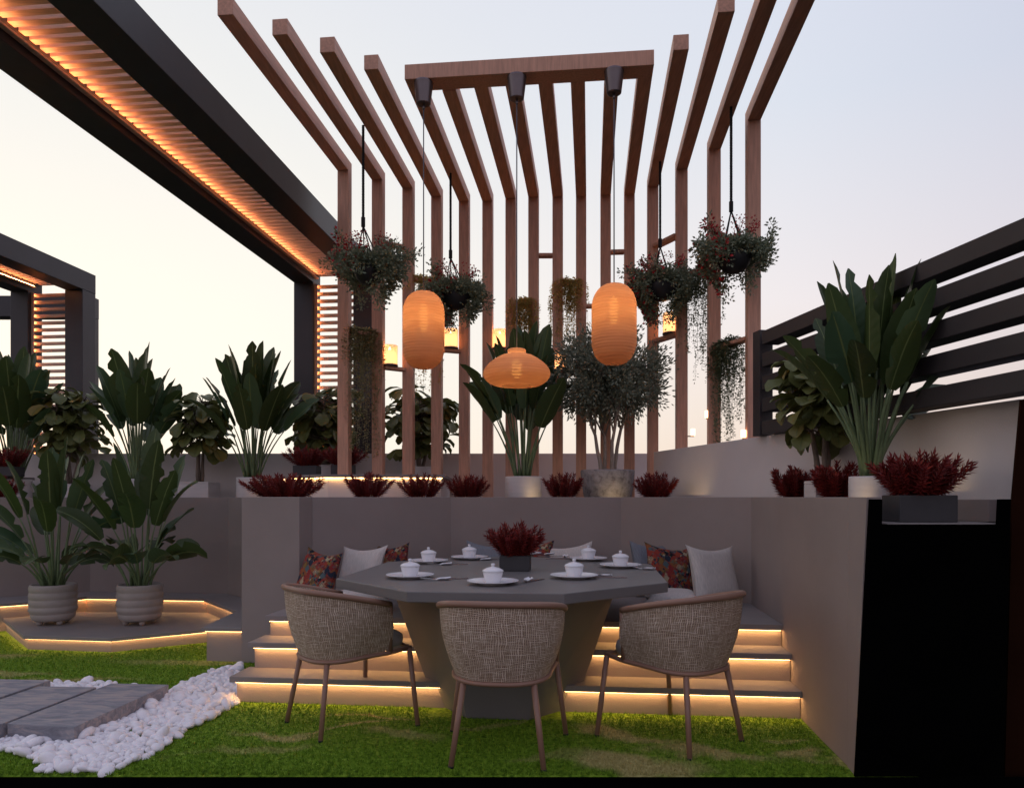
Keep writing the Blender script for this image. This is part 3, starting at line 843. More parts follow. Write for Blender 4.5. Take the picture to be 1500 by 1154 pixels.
protos = {}
for i, (px, py, where, sp, fk) in enumerate(seats):
    p = on(px, py, TZ + 0.021); p.z = TZ + 0.0005
    if i == 0:
        o = lathe_ob('dinner_plate', plate_prof); protos['plate'] = o; o['category'] = 'plate'; o['group'] = 'white plates on the table'
        o.location = p
        r = thing('soup_bowl', 'x', 'bowl', p, 0, 'covered bowls on the plates'); protos['bowl'] = r
        lathe_ob('bowl_body', bowl_prof, r); l = lathe_ob('lid', lid_prof, r, 0.0565); lathe_ob('knob', knob_prof, l, 0.0565 + 0.024, 16)
    else:
        o = protos['plate'].copy(); COL.objects.link(o); o.location = p
        r = dup(protos['bowl'], p, 0, 'x', 'covered bowls on the plates')
    r.location = p + V((0, 0, 0.0095))
    o['label'] = 'white round plate ' + where
    r['label'] = 'white lidded bowl on the plate ' + where
    # spoon
    if sp:
        q = on(sp[0], sp[1], TZ + 0.004)
        if 'spoon' not in protos:
            b = MB()
            pr = [(-0.065, 0.006, 0.016), (-0.03, 0.0055, 0.012), (0.0, 0.007, 0.006), (0.02, 0.016, 0.006), (0.04, 0.0205, 0.006), (0.06, 0.016, 0.007), (0.07, 0.006, 0.010)]
            rows = []
            for x, w, z in pr:
                dish = 0.006 if x > 0.01 else 0.001
                rows.append([V((x, -w, z + dish)), V((x, -w * 0.6, z + dish * .3)), V((x, 0, z)), V((x, w * 0.6, z + dish * .3)), V((x, w, z + dish))])
            b.grid(rows); b.grid([[q_ + V((0, 0, -0.004)) for q_ in reversed(r_)] for r_ in rows])
            s_ = b.build('soup_spoon', M_ceramic, None, smooth=True); protos['spoon'] = s_
        else:
            s_ = protos['spoon'].copy(); COL.objects.link(s_)
        s_.location = (q.x, q.y, TZ - 0.0015); s_.rotation_euler = (0, 0, R(sp[2])); s_.scale = (1.25,) * 3
        tag(s_, 'white china spoon beside the plate ' + where, 'spoon', 'china spoons on the table')
    if fk:
        q = on(fk[0], fk[1], TZ + 0.004)
        if 'fork' not in protos:
            b = MB()
            b.bar((-0.03, 0, 0.004), (0.062, 0, 0), (0, 0.0042, 0), (0, 0, 0.003))
            b.bar((0.045, 0, 0.004), (0.013, 0, 0), (0, 0.010, 0), (0, 0, 0.002))
            for y in (-0.008, 0, 0.008): b.bar((0.078, y, 0.004), (0.0195, 0, 0), (0, 0.0018, 0), (0, 0, 0.0018))
            s_ = b.build('table_fork', M_steel); protos['fork'] = s_
        else:
            s_ = protos['fork'].copy(); COL.objects.link(s_)
        s_.location = (q.x, q.y, TZ + 0.0002); s_.rotation_euler = (0, 0, R(fk[2]))
        tag(s_, 'small brown fork beside the plate ' + where, 'fork', 'forks on the table')


# ------------------------------------------------------------------ plants
def rot_about(v, ax, a):
    return Matrix.Rotation(a, 3, ax) @ v


def bop_blade(mb, p, d, nrm, L, W, droop, rnd):
    n = 14
    d = d.normalized()
    rows_l = []; rows_r = []; q = V(p)
    tears_l = [rnd.random() < 0.10 for _ in range(n + 1)]; tears_r = [rnd.random() < 0.10 for _ in range(n + 1)]
    for i in range(n + 1):
        t = i / n
        side = d.cross(nrm).normalized(); up = side.cross(d).normalized()
        w = W / 2 * (math.sin(math.pi * min(1, (t * 0.93 + 0.035)) ** 0.82)) ** 0.62
        if i == n: w *= 0.25
        wl_ = w * (0.45 if tears_l[i] and 2 < i < n else 1) * rnd.uniform(0.95, 1.03); wr_ = w * (0.45 if tears_r[i] and 2 < i < n else 1) * rnd.uniform(0.95, 1.03)
        cup = 0.30
        wav = 0.06 * math.sin(9 * t + p[0] * 50)
        mid = q
        rows_l.append((mid + side * wl_ + up * wl_ * (cup + wav), mid + side * wl_ * 0.5 + up * wl_ * cup * 0.35, mid))
        rows_r.append((mid, mid - side * wr_ * 0.5 + up * wr_ * cup * 0.35, mid - side * wr_ + up * wr_ * (cup - wav)))
        q = q + d * (L / n)
        ax = d.cross(V((0, 0, -1)))
        if ax.length > 1e-4:
            d = rot_about(d, ax.normalized(), droop / n * (0.5 + t)); nrm = rot_about(nrm, ax.normalized(), droop / n * (0.5 + t))
    uvl = [((0.0, i / n), (0.25, i / n), (0.5, i / n)) for i in range(n + 1)]
    uvr = [((0.5, i / n), (0.75, i / n), (1.0, i / n)) for i in range(n + 1)]
    # one connected sheet per leaf
    mb.grid([tuple(l) + tuple(r[1:]) for l, r in zip(rows_l, rows_r)], [tuple(l) + tuple(r[1:]) for l, r in zip(uvl, uvr)])


def ribbed_pot(root, r, h):
    prof = []
    for i in range(49):
        t = i / 48
        rr = r * (0.80 + 0.20 * min(1, t * 3.2) ** 0.6 - 0.02 * max(0, t - 0.7) / 0.3)
        rr += 0.009 * abs(math.sin(math.pi * t * 5)) ** 0.7
        prof.append((rr, 0.035 + t * (h - 0.035)))
    prof += [(r * 0.90, h), (r * 0.88, h - 0.03)]
    b = MB(); b.lathe(prof, 40); b.build('pot', M_pot, root, smooth=True)
    b = MB(); b.lathe([(0.001, h - 0.028), (r * 0.6, h - 0.024), (r * 0.9, h - 0.029)], 24, close=False); b.build('soil', M_soil, root, smooth=True)
    for k in range(4):
        a = math.pi / 4 + k * math.pi / 2 + 0.2
        b = MB(); b.lathe([(0.006, 0), (0.022, 0.006), (0.026, 0.02), (0.022, 0.05)], 12, (r * 0.62 * math.cos(a), r * 0.62 * math.sin(a), 0)); b.build('pot_foot', M_pot, root, smooth=True)


def round_pot(root, r, h, mat=None):
    mat = mat or M_wpot
    b = MB(); b.lathe([(r * 0.9, 0), (r * 0.95, 0.01), (r, h * 0.4), (r, h - 0.012), (r * 0.985, h), (r * 0.9, h), (r * 0.88, h - 0.03)], 36); b.build('pot', mat, root, smooth=False, bevel=0)
    for p_ in root.children[-1].data.polygons: p_.use_smooth = True
    b = MB(); b.lathe([(0.001, h - 0.028), (r * 0.89, h - 0.03)], 20, close=False); b.build('soil', M_soil, root)


def square_pot(root, w, h):
    b = MB(); k = w / 2; i = k - 0.018
    b.prism([(-k, -k), (k, -k), (k, k), (-k, k)], 0, h - 0.02)
    for sx, sy, lx, ly in ((0, -1, k, .009), (0, 1, k, .009), (-1, 0, .009, i), (1, 0, .009, i)):
        b.bar((sx * (k - 0.009), sy * (k - 0.009), h - 0.0095), (lx, 0, 0), (0, ly, 0), (0, 0, 0.0095))
    b.build('pot', M_wpot, root, bevel=0.003)
    b = MB(); b.face([(-i, -i, h - 0.019), (i, -i, h - 0.019), (i, i, h - 0.019), (-i, i, h - 0.019)]); b.build('soil', M_soil, root)


def strelitzia(label, p, H, seed, n=24, pot='round', pr=0.17, ph=0.3, spread=0.62, low=0, W=0.15, rz=0.0, name='strelitzia_plant'):
    rnd = random.Random(seed)
    root = thing(name, label, 'plant', p, rz)
    {'round': lambda: round_pot(root, pr, ph), 'ribbed': lambda: ribbed_pot(root, pr, ph), 'none': lambda: None}[pot]()
    lv = MB(); st = MB()
    total = n + low
    for i in range(total):
        isl = i >= n
        t = (i + 0.5) / n if not isl else 1.0
        az = i * 2.399963 + rnd.uniform(-0.4, 0.4)
        tilt = (0.04 + spread * t ** 1.15) * rnd.uniform(0.85, 1.15)
        if isl: tilt = rnd.uniform(0.55, 0.95)
        hh = H * (1.0 - 0.30 * t + rnd.uniform(-0.07, 0.05))
        if isl: hh = H * rnd.uniform(0.42, 0.62)
        L = hh * rnd.uniform(0.43, 0.52); S_ = hh - L * 0.95
        if isl: L = hh * 0.56; S_ = hh * 0.46
        d0 = V((math.sin(tilt * 0.55) * math.cos(az), math.sin(tilt * 0.55) * math.sin(az), math.cos(tilt * 0.55)))
        d1 = V((math.sin(tilt * 1.25) * math.cos(az), math.sin(tilt * 1.25) * math.sin(az), math.cos(tilt * 1.25)))
        base = V((math.cos(az), math.sin(az), 0)) * pr * rnd.uniform(0.05, 0.5) + V((0, 0, ph - 0.035))
        pts = []; q = base.copy(); m = 6
        for k in range(m + 1):
            pts.append(q.copy()); q = q + d0.lerp(d1, k / m).normalized() * S_ / m
        st.tube(pts, [0.0125 - 0.0075 * k / m for k in range(m + 1)], 6)
        d = d1.normalized()
        out = V((math.cos(az), math.sin(az), 0))
        nrm = (V((0, 0, 1)) * 0.35 - out * 0.9).normalized()   # the upper face looks to the middle
        nrm = rot_about(nrm, d, rnd.uniform(-0.9, 0.9))
        bop_blade(lv, pts[-1], d, nrm, L, W * H / 1.3 * rnd.uniform(0.85, 1.15), (0.10 + 0.55 * t * rnd.random() + (0.7 * rnd.random() if low and t > 0.55 else 0)) if not isl else rnd.uniform(0.9, 1.7), rnd)
    st.build('stalks', M_stalk, root, smooth=True)
    lv.build('foliage', M_bop, root, smooth=True)
    return root


def fig_leaf(mb, p, d, nrm, L, W, rnd):
    n = 6; rows = []; uvs = []
    d = d.normalized(); q = V(p)
    for i in range(n + 1):
        t = i / n
        side = d.cross(nrm).normalized(); up = side.cross(d)
        w = W / 2 * [0.10, 0.50, 0.66, 0.82, 1.0, 0.86, 0.22][i] * rnd.uniform(0.93, 1.07)
        wob = rnd.uniform(-0.12, 0.12)
        rows.append((q + side * w + up * w * (0.32 + wob), q + side * w * .5 + up * w * 0.2, q, q - side * w * .5 + up * w * 0.2, q - side * w + up * w * (0.32 - wob)))
        uvs.append(tuple((x, t) for x in (0, .25, .5, .75, 1)))
        q = q + d * L / n
        ax = d.cross(V((0, 0, -1)))
        if ax.length > 1e-4:
            d = rot_about(d, ax.normalized(), 0.16); nrm = rot_about(nrm, ax.normalized(), 0.16)
    mb.grid(rows, uvs)


def fig_tree(label, p, H, seed, pot='square', pw=0.3, ph=0.26, crown=(0.3, 0.36), n=190, L=0.19, clear=0.22):
    rnd = random.Random(seed)
    root = thing('fig_tree', label, 'tree', p)
    if pot == 'square': square_pot(root, pw, ph)
    elif pot == 'round': round_pot(root, pw / 2, ph)
    tr = MB(); lv = MB()
    stems = 3
    for s in range(stems):
        az = s * 2.1 + rnd.random(); q = V((0.025 * math.cos(az), 0.025 * math.sin(az), ph - 0.03)); pts = [q.copy()]
        lean = rnd.uniform(0.03, 0.20) * crown[0] / 0.3
        top = H * rnd.uniform(0.82, 0.98) - ph
        m = 8
        for k in range(m):
            q = q + V((math.cos(az) * lean * top / m + rnd.uniform(-.012, .012), math.sin(az) * lean * top / m + rnd.uniform(-.012, .012), top / m)); pts.append(q.copy())
        tr.tube(pts, [0.021 - 0.015 * k / m for k in range(m + 1)], 8)
        for k in range(n // stems):
            t = clear + (1 - clear) * rnd.random() ** 0.8
            f = t * m; a = pts[min(m - 1, int(f))].lerp(pts[min(m, int(f) + 1)], f - int(f))
            ang = rnd.uniform(0, 2 * math.pi)
            reach = crown[0] * rnd.uniform(0.15, 1.0) * (0.62 + 0.6 * math.sin(math.pi * min(1, t)) ) * 0.75
            out = V((math.cos(ang), math.sin(ang), 0))
            b0 = a + out * reach * 0.75 + V((0, 0, rnd.uniform(0.0, 0.09)))
            tr.tube([a, a.lerp(b0, 0.5) + V((0, 0, 0.012)), b0], [0.006, 0.0045, 0.003], 5)
            el = rnd.uniform(-0.75, 0.35)
            d = (out + V((0, 0, el))).normalized()
            nrm = (V((0, 0, 1)) + V((rnd.uniform(-.5, .5), rnd.uniform(-.5, .5), 0))).normalized()
            LL = L * rnd.uniform(0.7, 1.15)
            fig_leaf(lv, b0, d, nrm, LL, LL * rnd.uniform(0.62, 0.82), rnd)
    tr.build('trunk', M_bark, root, smooth=True); lv.build('crown', M_fig, root, smooth=True)
    return root


def red_plant(label, p, seed, box=(0.26, 0.18, 0.11), r=0.19, h=0.21, n=20, rz=0.0, shape='box'):
    rnd = random.Random(seed)
    n = int(n * 2.4)
    root = thing('red_shrub', label, 'plant', p, rz, 'dark red shrubs in charcoal boxes')
    bw, bd, bh = box
    b = MB(); b.prism([(-bw / 2, -bd / 2), (bw / 2, -bd / 2), (bw / 2, bd / 2), (-bw / 2, bd / 2)], 0, bh); b.build('planter_box', M_box, root, bevel=0.004)
    lv = MB(); st = MB()
    for i in range(n):
        t = math.sqrt((i + 0.5) / n); az = i * 2.399963 + rnd.uniform(-.3, .3)
        tilt = t * 0.98 * rnd.uniform(0.8, 1.1)
        out = V((math.cos(az), math.sin(az), 0))
        base = V((out.x * bw * 0.33 * t, out.y * bd * 0.33 * t, bh - 0.005))
        d = V((math.sin(tilt) * out.x * r / 0.19, math.sin(tilt) * out.y * r / 0.19, math.cos(tilt) * h / 0.21))
        Lq = 0.20 * (1.0 - 0.12 * t) * rnd.uniform(0.6, 1.08)
        pts = [base + d * Lq * k / 5 + V((0, 0, 0.03 * t * (k / 5) ** 2)) for k in range(6)]
        st.tube(pts, [0.004 - 0.0004 * k for k in range(6)], 5)
        m = 66
        for k in range(m):
            f = 0.12 + 0.88 * k / (m - 1)
            x = f * 5; a = pts[min(4, int(x))].lerp(pts[min(5, int(x) + 1)], x - int(x))
            w = k * 2.399963
            ax = d.normalized(); o1 = ax.orthogonal().normalized(); o2 = ax.cross(o1)
            rad = o1 * math.cos(w) + o2 * math.sin(w)
            up = 0.45 + 0.9 * f ** 2
            dd = (rad + ax * up).normalized()
            lv.leaf(a, dd, ax, rnd.uniform(0.030, 0.050) * (1.0 - 0.1 * f), 0.0105, 0.15)
    st.build('stems', M_redleaf, root); lv.build('foliage', M_redleaf, root)
    return root


def olive(label, p):
    rnd = random.Random(77)
    root = thing('olive_tree', label, 'tree', p)
    b = MB(); b.lathe([(0.19, 0), (0.205, 0.03), (0.235, 0.20), (0.25, 0.345), (0.246, 0.36), (0.22, 0.36), (0.215, 0.33)], 36); b.build('pot', M_marble, root, smooth=True)
    b = MB(); b.lathe([(0.001, 0.335), (0.218, 0.332)], 20, close=False); b.build('soil', M_soil, root)
    tr = MB(); lv = MB(); tips = []
    for s in range(4):
        az = s * 1.57 + 0.4; q = V((0.075 * math.cos(az), 0.05 * math.sin(az), 0.31)); pts = [q.copy()]
        top = rnd.uniform(0.58, 0.70)
        for k in range(8):
            q = q + V((math.cos(az) * (0.002 + 0.004 * k) + rnd.uniform(-.012, .012), math.sin(az) * (0.002 + 0.004 * k) + rnd.uniform(-.012, .012), top / 8)); pts.append(q.copy())
        tr.tube(pts, [0.021 - 0.0014 * k for k in range(9)], 8)
        for j in range(9):
            a2 = rnd.uniform(0, 6.28); st = pts[rnd.choice((5, 6, 7, 8, 8))]
            e = V((0.40 * math.cos(a2) * rnd.uniform(.25, 1), 0.40 * math.sin(a2) * rnd.uniform(.25, 1), rnd.uniform(1.0, 1.5)))
            md = st.lerp(e, 0.5) + V((rnd.uniform(-.04, .04), rnd.uniform(-.04, .04), 0.05))
            tr.tube([st, md, e], [0.010, 0.006, 0.003], 5); tips += [e, md, st.lerp(e, .75)]
    C0 = V((0, 0, 1.17))
    clumps = []
    for i in range(210):
        while True:
            x = V((rnd.uniform(-1, 1), rnd.uniform(-1, 1), rnd.uniform(-1, 1)))
            if x.length < 1: break
        x = x * (0.55 + 0.45 * x.length)
        clumps.append(C0 + V((x.x * 0.55, x.y * 0.48, x.z * (0.42 if x.z > 0 else 0.33) + (0.06 if x.z > 0 else 0))))
    clumps += tips
    for c in clumps:
        for k in range(74):
            v = V((rnd.gauss(0, 1), rnd.gauss(0, 1), rnd.gauss(0, 1)))
            pt = c + v * 0.046
            d = (v.normalized() + V((0, 0, 0.15)) + (pt - C0).normalized() * 0.6)
            lv.leaf(pt, d, V((rnd.gauss(0, 1), rnd.gauss(0, 1), rnd.gauss(0, 1))), rnd.uniform(0.030, 0.050), 0.017, 0.1)
    tr.build('trunk', M_olbark, root, smooth=True); lv.build('crown', M_olive, root)
    return root


def basket(label, rope_px, rope_py, px, py, seed, d, r=0.125, tip=0.0, side=-1):
    rnd = random.Random(seed)
    top = at(rope_px, rope_py, d); c = at(px, py, d)
    root = thing('hanging_basket', label, 'hanging plant', c, 0, 'hanging baskets under the pergola beams')
    k = top - c; knot = V((k.x, 0, 0.40)); k.y = 0
    b = MB(); m = 60; pts = []
    b.tube([k, knot], 0.010, 8)
    for i in range(m):
        z = knot.z + (k.z - knot.z) * (i + 0.5) / m
        b.lathe([(0.009, -0.006), (0.0125, 0), (0.009, 0.006)], 8, (k.x, 0, z))
    b.build('rope', M_rope, root)
    b = MB(); b.lathe([(0.012, -0.05), (0.017, -0.045), (0.017, 0.03), (0.012, 0.035)], 10, knot); b.build('knot', M_rope, root)
    T = Matrix.Rotation(tip, 3, 'Y')
    for j in range(4):
        a = j * math.pi / 2 + 0.5
        e = T @ V((r * 0.95 * math.cos(a), r * 0.95 * math.sin(a), r * 0.25))
        b = MB(); b.tube([knot - V((0, 0, 0.04)), e], 0.0055, 6); b.build('hanger_cord', M_rope, root)
    prof = [(r * math.sin(t), -r * math.cos(t)) for t in [0.02 + i * (1.82 - .02) / 14 for i in range(15)]]
    b = MB(); b.lathe(prof + [(r * 0.9, r * 0.22), (r * 0.88, 0.0)], 28); o = b.build('bowl', M_bowl, root, smooth=True); o.rotation_euler = (0, tip, 0)
    lv = MB(); bl = MB(); st = MB()
    for i in range(120):
        az = rnd.uniform(0, 2 * math.pi)
        # leave the face of the bowl that looks at the table half open
        f = -math.sin(az)
        out = V((math.cos(az), math.sin(az), 0))
        lean = 1.0 if abs(math.cos(az)) > 0.45 else 0.5
        red = (math.cos(az) * side > 0.15 and rnd.random() < 0.38)
        q = out * r * rnd.uniform(0.2, 0.8) + V((0, 0, r * 0.2)); dv = (out * rnd.uniform(0.35, 1.0) + V((0, 0, rnd.uniform(0.25, 0.85)))).normalized()
        n = rnd.randint(8, 15)
        if f > 0.30: n = rnd.randint(3, 5)
        dome = i % 4 == 0
        if dome:
            q = out * r * rnd.uniform(0, 0.7) + V((0, 0, r * 0.2)); dv = (out * rnd.uniform(0, 0.6) + V((0, 0, 1))).normalized(); n = rnd.randint(3, 5)
        long = rnd.random() < 0.45 and lean == 1.0 and not dome
        if long: n += 6
        pts = [q.copy()]
        for k_ in range(n):
            dv = (dv + V((0, 0, -0.17 if long else -0.10)) + V((rnd.uniform(-.15, .15), rnd.uniform(-.15, .15), rnd.uniform(-.08, .08)))).normalized()
            hz = V((q.x, q.y, 0)).length
            if hz > 0.175: dv = (dv - V((q.x, q.y, 0)).normalized() * 0.32).normalized()
            q = q + dv * 0.025; pts.append(q.copy())
        st.tube(pts, 0.0018, 4, False)
        for k_, a in enumerate(pts[2:]):
            for _ in range(12):
                v = V((rnd.gauss(0, 1), rnd.gauss(0, 1), rnd.gauss(0, 1)))
                lv.leaf(a + v * 0.020, v + out * 0.4, V((rnd.gauss(0, 1), rnd.gauss(0, 1), rnd.gauss(0, 1))), rnd.uniform(0.020, 0.034), 0.017, 0.1)
            if red and k_ > 1:
                for _ in range(3):
                    v = V((rnd.gauss(0, 1), rnd.gauss(0, 1), rnd.gauss(0, 1))).normalized()
                    bl.leaf(a + v * 0.036, v, V((rnd.gauss(0, 1), rnd.gauss(0, 1), rnd.gauss(0, 1))), 0.032, 0.024, 0.1)
        if i % 5 == 0:   # thin sprigs with a few red leaves standing above the mound
            q = out * r * 0.6 + V((0, 0, 0.12)); pts = [q + (out * 0.6 + V((0, 0, 0.7))) * 0.03 * k_ + V((rnd.uniform(-.01, .01), 0, 0)) for k_ in range(7)]
            st.tube(pts, 0.0012, 4, False)
            for a in pts[3:]:
                for _ in range(3):
                    v = V((rnd.gauss(0, 1), rnd.gauss(0, 1), rnd.gauss(0, 1))).normalized()
                    bl.leaf(a + v * 0.012, v, V((0, 1, 0.3)), 0.018, 0.012, 0.1)
    st.build('stems', M_vine2, root); lv.build('foliage', M_drape, root); bl.build('red_leaves', M_berry, root)
    return root


def vine(label, a, b_, length, seed, mat, n=26):
    rnd = random.Random(seed)
    a, b_ = V(a), V(b_)
    root = thing('trailing_vine', label, 'plant', (a + b_) / 2, 0, 'trailing vines on the pergola shelves')
    O = root.location
    lv = MB(); st = MB()
    out = V((0.1, -1, 0)).normalized()
    for i in range(n):
        q = a.lerp(b_, rnd.random()) + V((0, 0, 0.035)) - O; q = q + out * rnd.uniform(-0.02, 0.055)
        L = length * (rnd.random() ** 0.8) * 0.9 + 0.1 * length
        m = int(L / 0.022) + 2; dv = (out * rnd.uniform(-0.2, 0.6) + V((rnd.uniform(-.5, .5), 0, 0.5))).normalized()
        pts = [q.copy()]
        for k in range(m):
            dv = (dv * 0.72 + V((rnd.uniform(-.2, .2), rnd.uniform(-.2, .2), -0.55))).normalized()
            q = q + dv * 0.022; pts.append(q.copy())
        st.tube(pts, 0.0013, 3, False)
        for k, p_ in enumerate(pts):
            for _ in range(5 if k < 16 else 2):
                v = V((rnd.gauss(0, 1), rnd.gauss(0, 1), rnd.gauss(0, .5))).normalized()
                lv.leaf(p_ + v * 0.013, v + V((0, 0, -0.3)), V((0, 0, 1)) + v * 0.3, rnd.uniform(0.018, 0.028), 0.018, 0.1)
    st.build('stems', mat, root); lv.build('foliage', mat, root)
    return root


DZ = 1.0905
def deck(px, d, z=DZ): return V(((px - 750) / F * d, d, z))


strelitzia('tall broad leaved plant on the terrace behind the second ribbed pot, over the dim wall', deck(200, 7.85), 1.41, 11, pot='round', pr=0.16, ph=0.3, spread=0.52, n=28, W=0.20)
strelitzia('tall broad leaved plant in a white round pot at the end of the lit stage', deck(371, 7.62), 1.41, 12, pot='round', pr=0.165, ph=0.31, spread=0.52, n=28, W=0.20)
strelitzia('tall broad leaved plant cut by the picture edge before the far slatted arch', deck(22, 7.9), 1.41, 13, pot='round', pr=0.16, ph=0.3, spread=0.52, n=28, W=0.20)
strelitzia('tall broad leaved plant in a pale round pot behind the flat pendant lamp', deck(767, 6.85), 1.43, 14, pot='round', pr=0.17, ph=0.30, spread=0.48, n=26, W=0.18)
strelitzia('broad leaved plant in a white pot inside the side trough before the slat fence', deck(1274, 3.78), 1.12, 25, n=30, pot='round', pr=0.10, ph=0.215, spread=0.66, W=0.158)
strelitzia('broad leaved plant in a ribbed clay pot farther from the pier', on(78, 913, 0.1165), 1.31, 16, n=15, pot='ribbed', pr=0.175, ph=0.34, spread=0.60, low=11, W=0.185)
strelitzia('broad leaved plant in the ribbed clay pot beside the pier', on(205, 913, 0.1165), 1.31, 17, n=15, pot='ribbed', pr=0.175, ph=0.34, spread=0.60, low=11, W=0.185, rz=1.2)
fig_tree('bushy fig with large leaves between the two broad leaved plants over the garden wall', deck(104, 8.0), 1.30, 21, pw=0.30, ph=0.25, clear=0.3)
fig_tree('small fig tree with a bare trunk in a white square pot above the garden wall', deck(292, 7.85), 1.30, 22, pw=0.32, ph=0.27, clear=0.42)
fig_tree('bushy fig hiding the foot of the canopy legs behind red shrubs', deck(478, 7.95, 1.406), 1.00, 23, pot='round', pw=0.24, ph=0.14, crown=(0.36, 0.4), n=230, clear=0.1)
fig_tree('bushy fig with large leaves behind the timber posts under a tall pendant', deck(615, 7.95, 1.406), 0.98, 24, pot='round', pw=0.24, ph=0.12, crown=(0.36, 0.4), n=230, clear=0.22)
fig_tree('fig tree in a white pot inside the trough beside the slat fence', deck(1207, 4.35), 0.99, 26, pw=0.17, ph=0.205, crown=(0.2, 0.4), n=170, L=0.16, clear=0.40)
olive('grey green olive tree with slim stems in a mottled stone pot', deck(890, 6.85))

red_plant('wide low dark red shrub above the pier, before the white round pot', deck(416, 5.95), 31, box=(0.44, 0.18, 0.11), r=0.30, h=0.19, n=34)
red_plant('dark red shrub before the lit stage between two timber posts', deck(538, 6.10), 33, r=0.17, n=15)
red_plant('dark red shrub at the dark end of the lit stage under a tall pendant', deck(617, 6.45), 34, r=0.17, n=15)
red_plant('dark red shrub on the wall between the stage and the pale round pot', deck(685, 6.58), 35, r=0.16, n=15)
red_plant('dark red shrub between the pale round pot and the mottled stone pot', deck(825, 6.5), 36, r=0.16, n=15)
red_plant('dark red shrub on the wall beside the mottled stone pot and pale boundary wall', deck(960, 6.28), 37, r=0.165, n=16)
red_plant('dark red shrub before the fig in the side trough', deck(1161, 4.75), 38, box=(0.15, 0.15, 0.11), r=0.13, h=0.2, n=15)
red_plant('dark red shrub between the white pots in the side trough', deck(1223, 4.08), 39, box=(0.15, 0.15, 0.11), r=0.13, h=0.2, n=15)
red_plant('large dark red shrub in a charcoal box in the notch of the black stand-in panel', deck(1346, 3.30), 40, box=(0.255, 0.16, 0.118), r=0.195, h=0.215, n=24)
red_plant('dark red shrub in a box on the lit stage beside the canopy leg', deck(450, 7.2, 1.406), 41, box=(0.23, 0.18, 0.10), r=0.20, h=0.19, n=20)
red_plant('dark red shrub in a box on the lit stage half behind a timber post', deck(503, 7.1, 1.406), 42, box=(0.20, 0.18, 0.10), r=0.20, h=0.19, n=20)
red_plant('dark red shrub in a box on the far corner stage', deck(10, 7.7, 1.416), 43, box=(0.26, 0.18, 0.10), r=0.21, h=0.22, n=20)
red_plant('dark red shrub low on the terrace under the far corner stage', deck(2, 7.35), 44, r=0.17, n=15)
t_ = on(755, 835, TZ); 
red_plant('dark red shrub in a charcoal box as centrepiece on the table', V((t_.x, t_.y, TZ + 0.001)), 45, box=(0.185, 0.13, 0.092), r=0.175, h=0.205, n=22, rz=-TH)

# ------------------------------------------------------------------ pergola
HC = 3292.0
cols = [(503, 250, 510.5), (553, 263.5, 558), (597.5, 275.7, 602), (639.5, 288, 644), (680, 295, 685), (714.5, 294.7, 719), (748.5, 291, 753), (782, 288.5, 787),
        (817.5, 288.5, 822), (852, 288, 857), (888, 286, 893), (923, 285, 928), (957.5, 274, 962), (1000, 248, 1005), (1048, 219, 1053), (1106, 176, 1112)]
ZT = EYE + HC / F      # underside of the rafters
PW = 0.104
root = thing('timber_pergola', 'open reddish timber pergola of tall posts and long rafters round the bench', 'pergola', (0.2, 7.5, 1.09)); O = root.location
posts = []
yaw = -TH
for i, (px, py, _) in enumerate(cols):
    d = HC / (728 - py)
    # the pixel is the middle of what shows of the post
    p = V(((px - 750) / F * d, d + PW / 2, 0)); posts.append(p)
    zb = 1.09
    b = MB(); b.bar((p.x, p.y, (ZT + 0.105 + zb) / 2), E1 * PW / 2, E2 * PW / 2, V((0, 0, (ZT + 0.105 - zb) / 2))); b.build('post', M_wood, root, O, bevel=0.003)
    a = V((p.x, p.y, 0)) - E2 * (PW / 2 + 0.0005); L = 2.235
    if 4 <= i <= 11: L = 2.235 - 0.165
    c = a - E2 * L / 2
    b = MB(); b.bar((c.x, c.y, ZT + 0.0525), E1 * PW / 2, E2 * L / 2, V((0, 0, 0.0525))); o = b.build('rafter', M_beam, root, O, bevel=0.003)
pa_, pb_ = posts[4] - E2 * (PW / 2 + 2.235 - 0.08) - E1 * PW / 2, posts[11] - E2 * (PW / 2 + 2.235 - 0.08) + E1 * PW / 2
pa_.z = pb_.z = ZT + 0.0525
b = MB(); b.beam(pa_, pb_, 0.168, 0.108); b.build('header_beam', M_header, root, O, bevel=0.003)


def shelf(i, z, w=0.09, h=0.03):
    a, c = posts[i].copy(), posts[i + 1].copy(); a.z = c.z = z
    u = (c - a).normalized(); k = PW / 2 * 1.02
    b = MB(); b.beam(a + u * k * 1.0, c - u * k, w, h); b.build('crossbar', M_wood, root, O, bevel=0.002)
    return a, c


def candle(label, p):
    r = thing('candle_holder', label, 'candle', p, 0, 'lit candles in glass cups')
    b = MB(); b.lathe([(0.052, 0.003), (0.054, 0.006), (0.055, 0.155), (0.0535, 0.157), (0.051, 0.155), (0.050, 0.01)], 24, close=False); b.build('glass_cup', M_glass, r, smooth=True)
    b = MB(); b.lathe([(0.056, 0.0), (0.058, 0.006), (0.056, 0.014), (0.030, 0.014)], 24); b.build('cup_base', M_cup, r, smooth=True)
    b = MB(); b.lathe([(0.045, 0.0145), (0.046, 0.112), (0.040, 0.117), (0.004, 0.113)], 20); b.build('wax', M_wax, r, smooth=True)
    b = MB(); b.lathe([(0.002, 0.116), (0.010, 0.126), (0.008, 0.138), (0.001, 0.153)], 10); b.build('flame', M_flame, r, smooth=True)
    r.scale = (1.42, 1.42, 1.3)
    return r


def on_shelf(ac, z, px):
    a, c = ac
    # where the shelf passes that image column
    best = min((abs((a.lerp(c, t).x) / a.lerp(c, t).y * F + 750 - px), t) for t in [k / 60 for k in range(61)])
    q = a.lerp(c, best[1]); return V((q.x, q.y - 0.005, z + 0.0155))


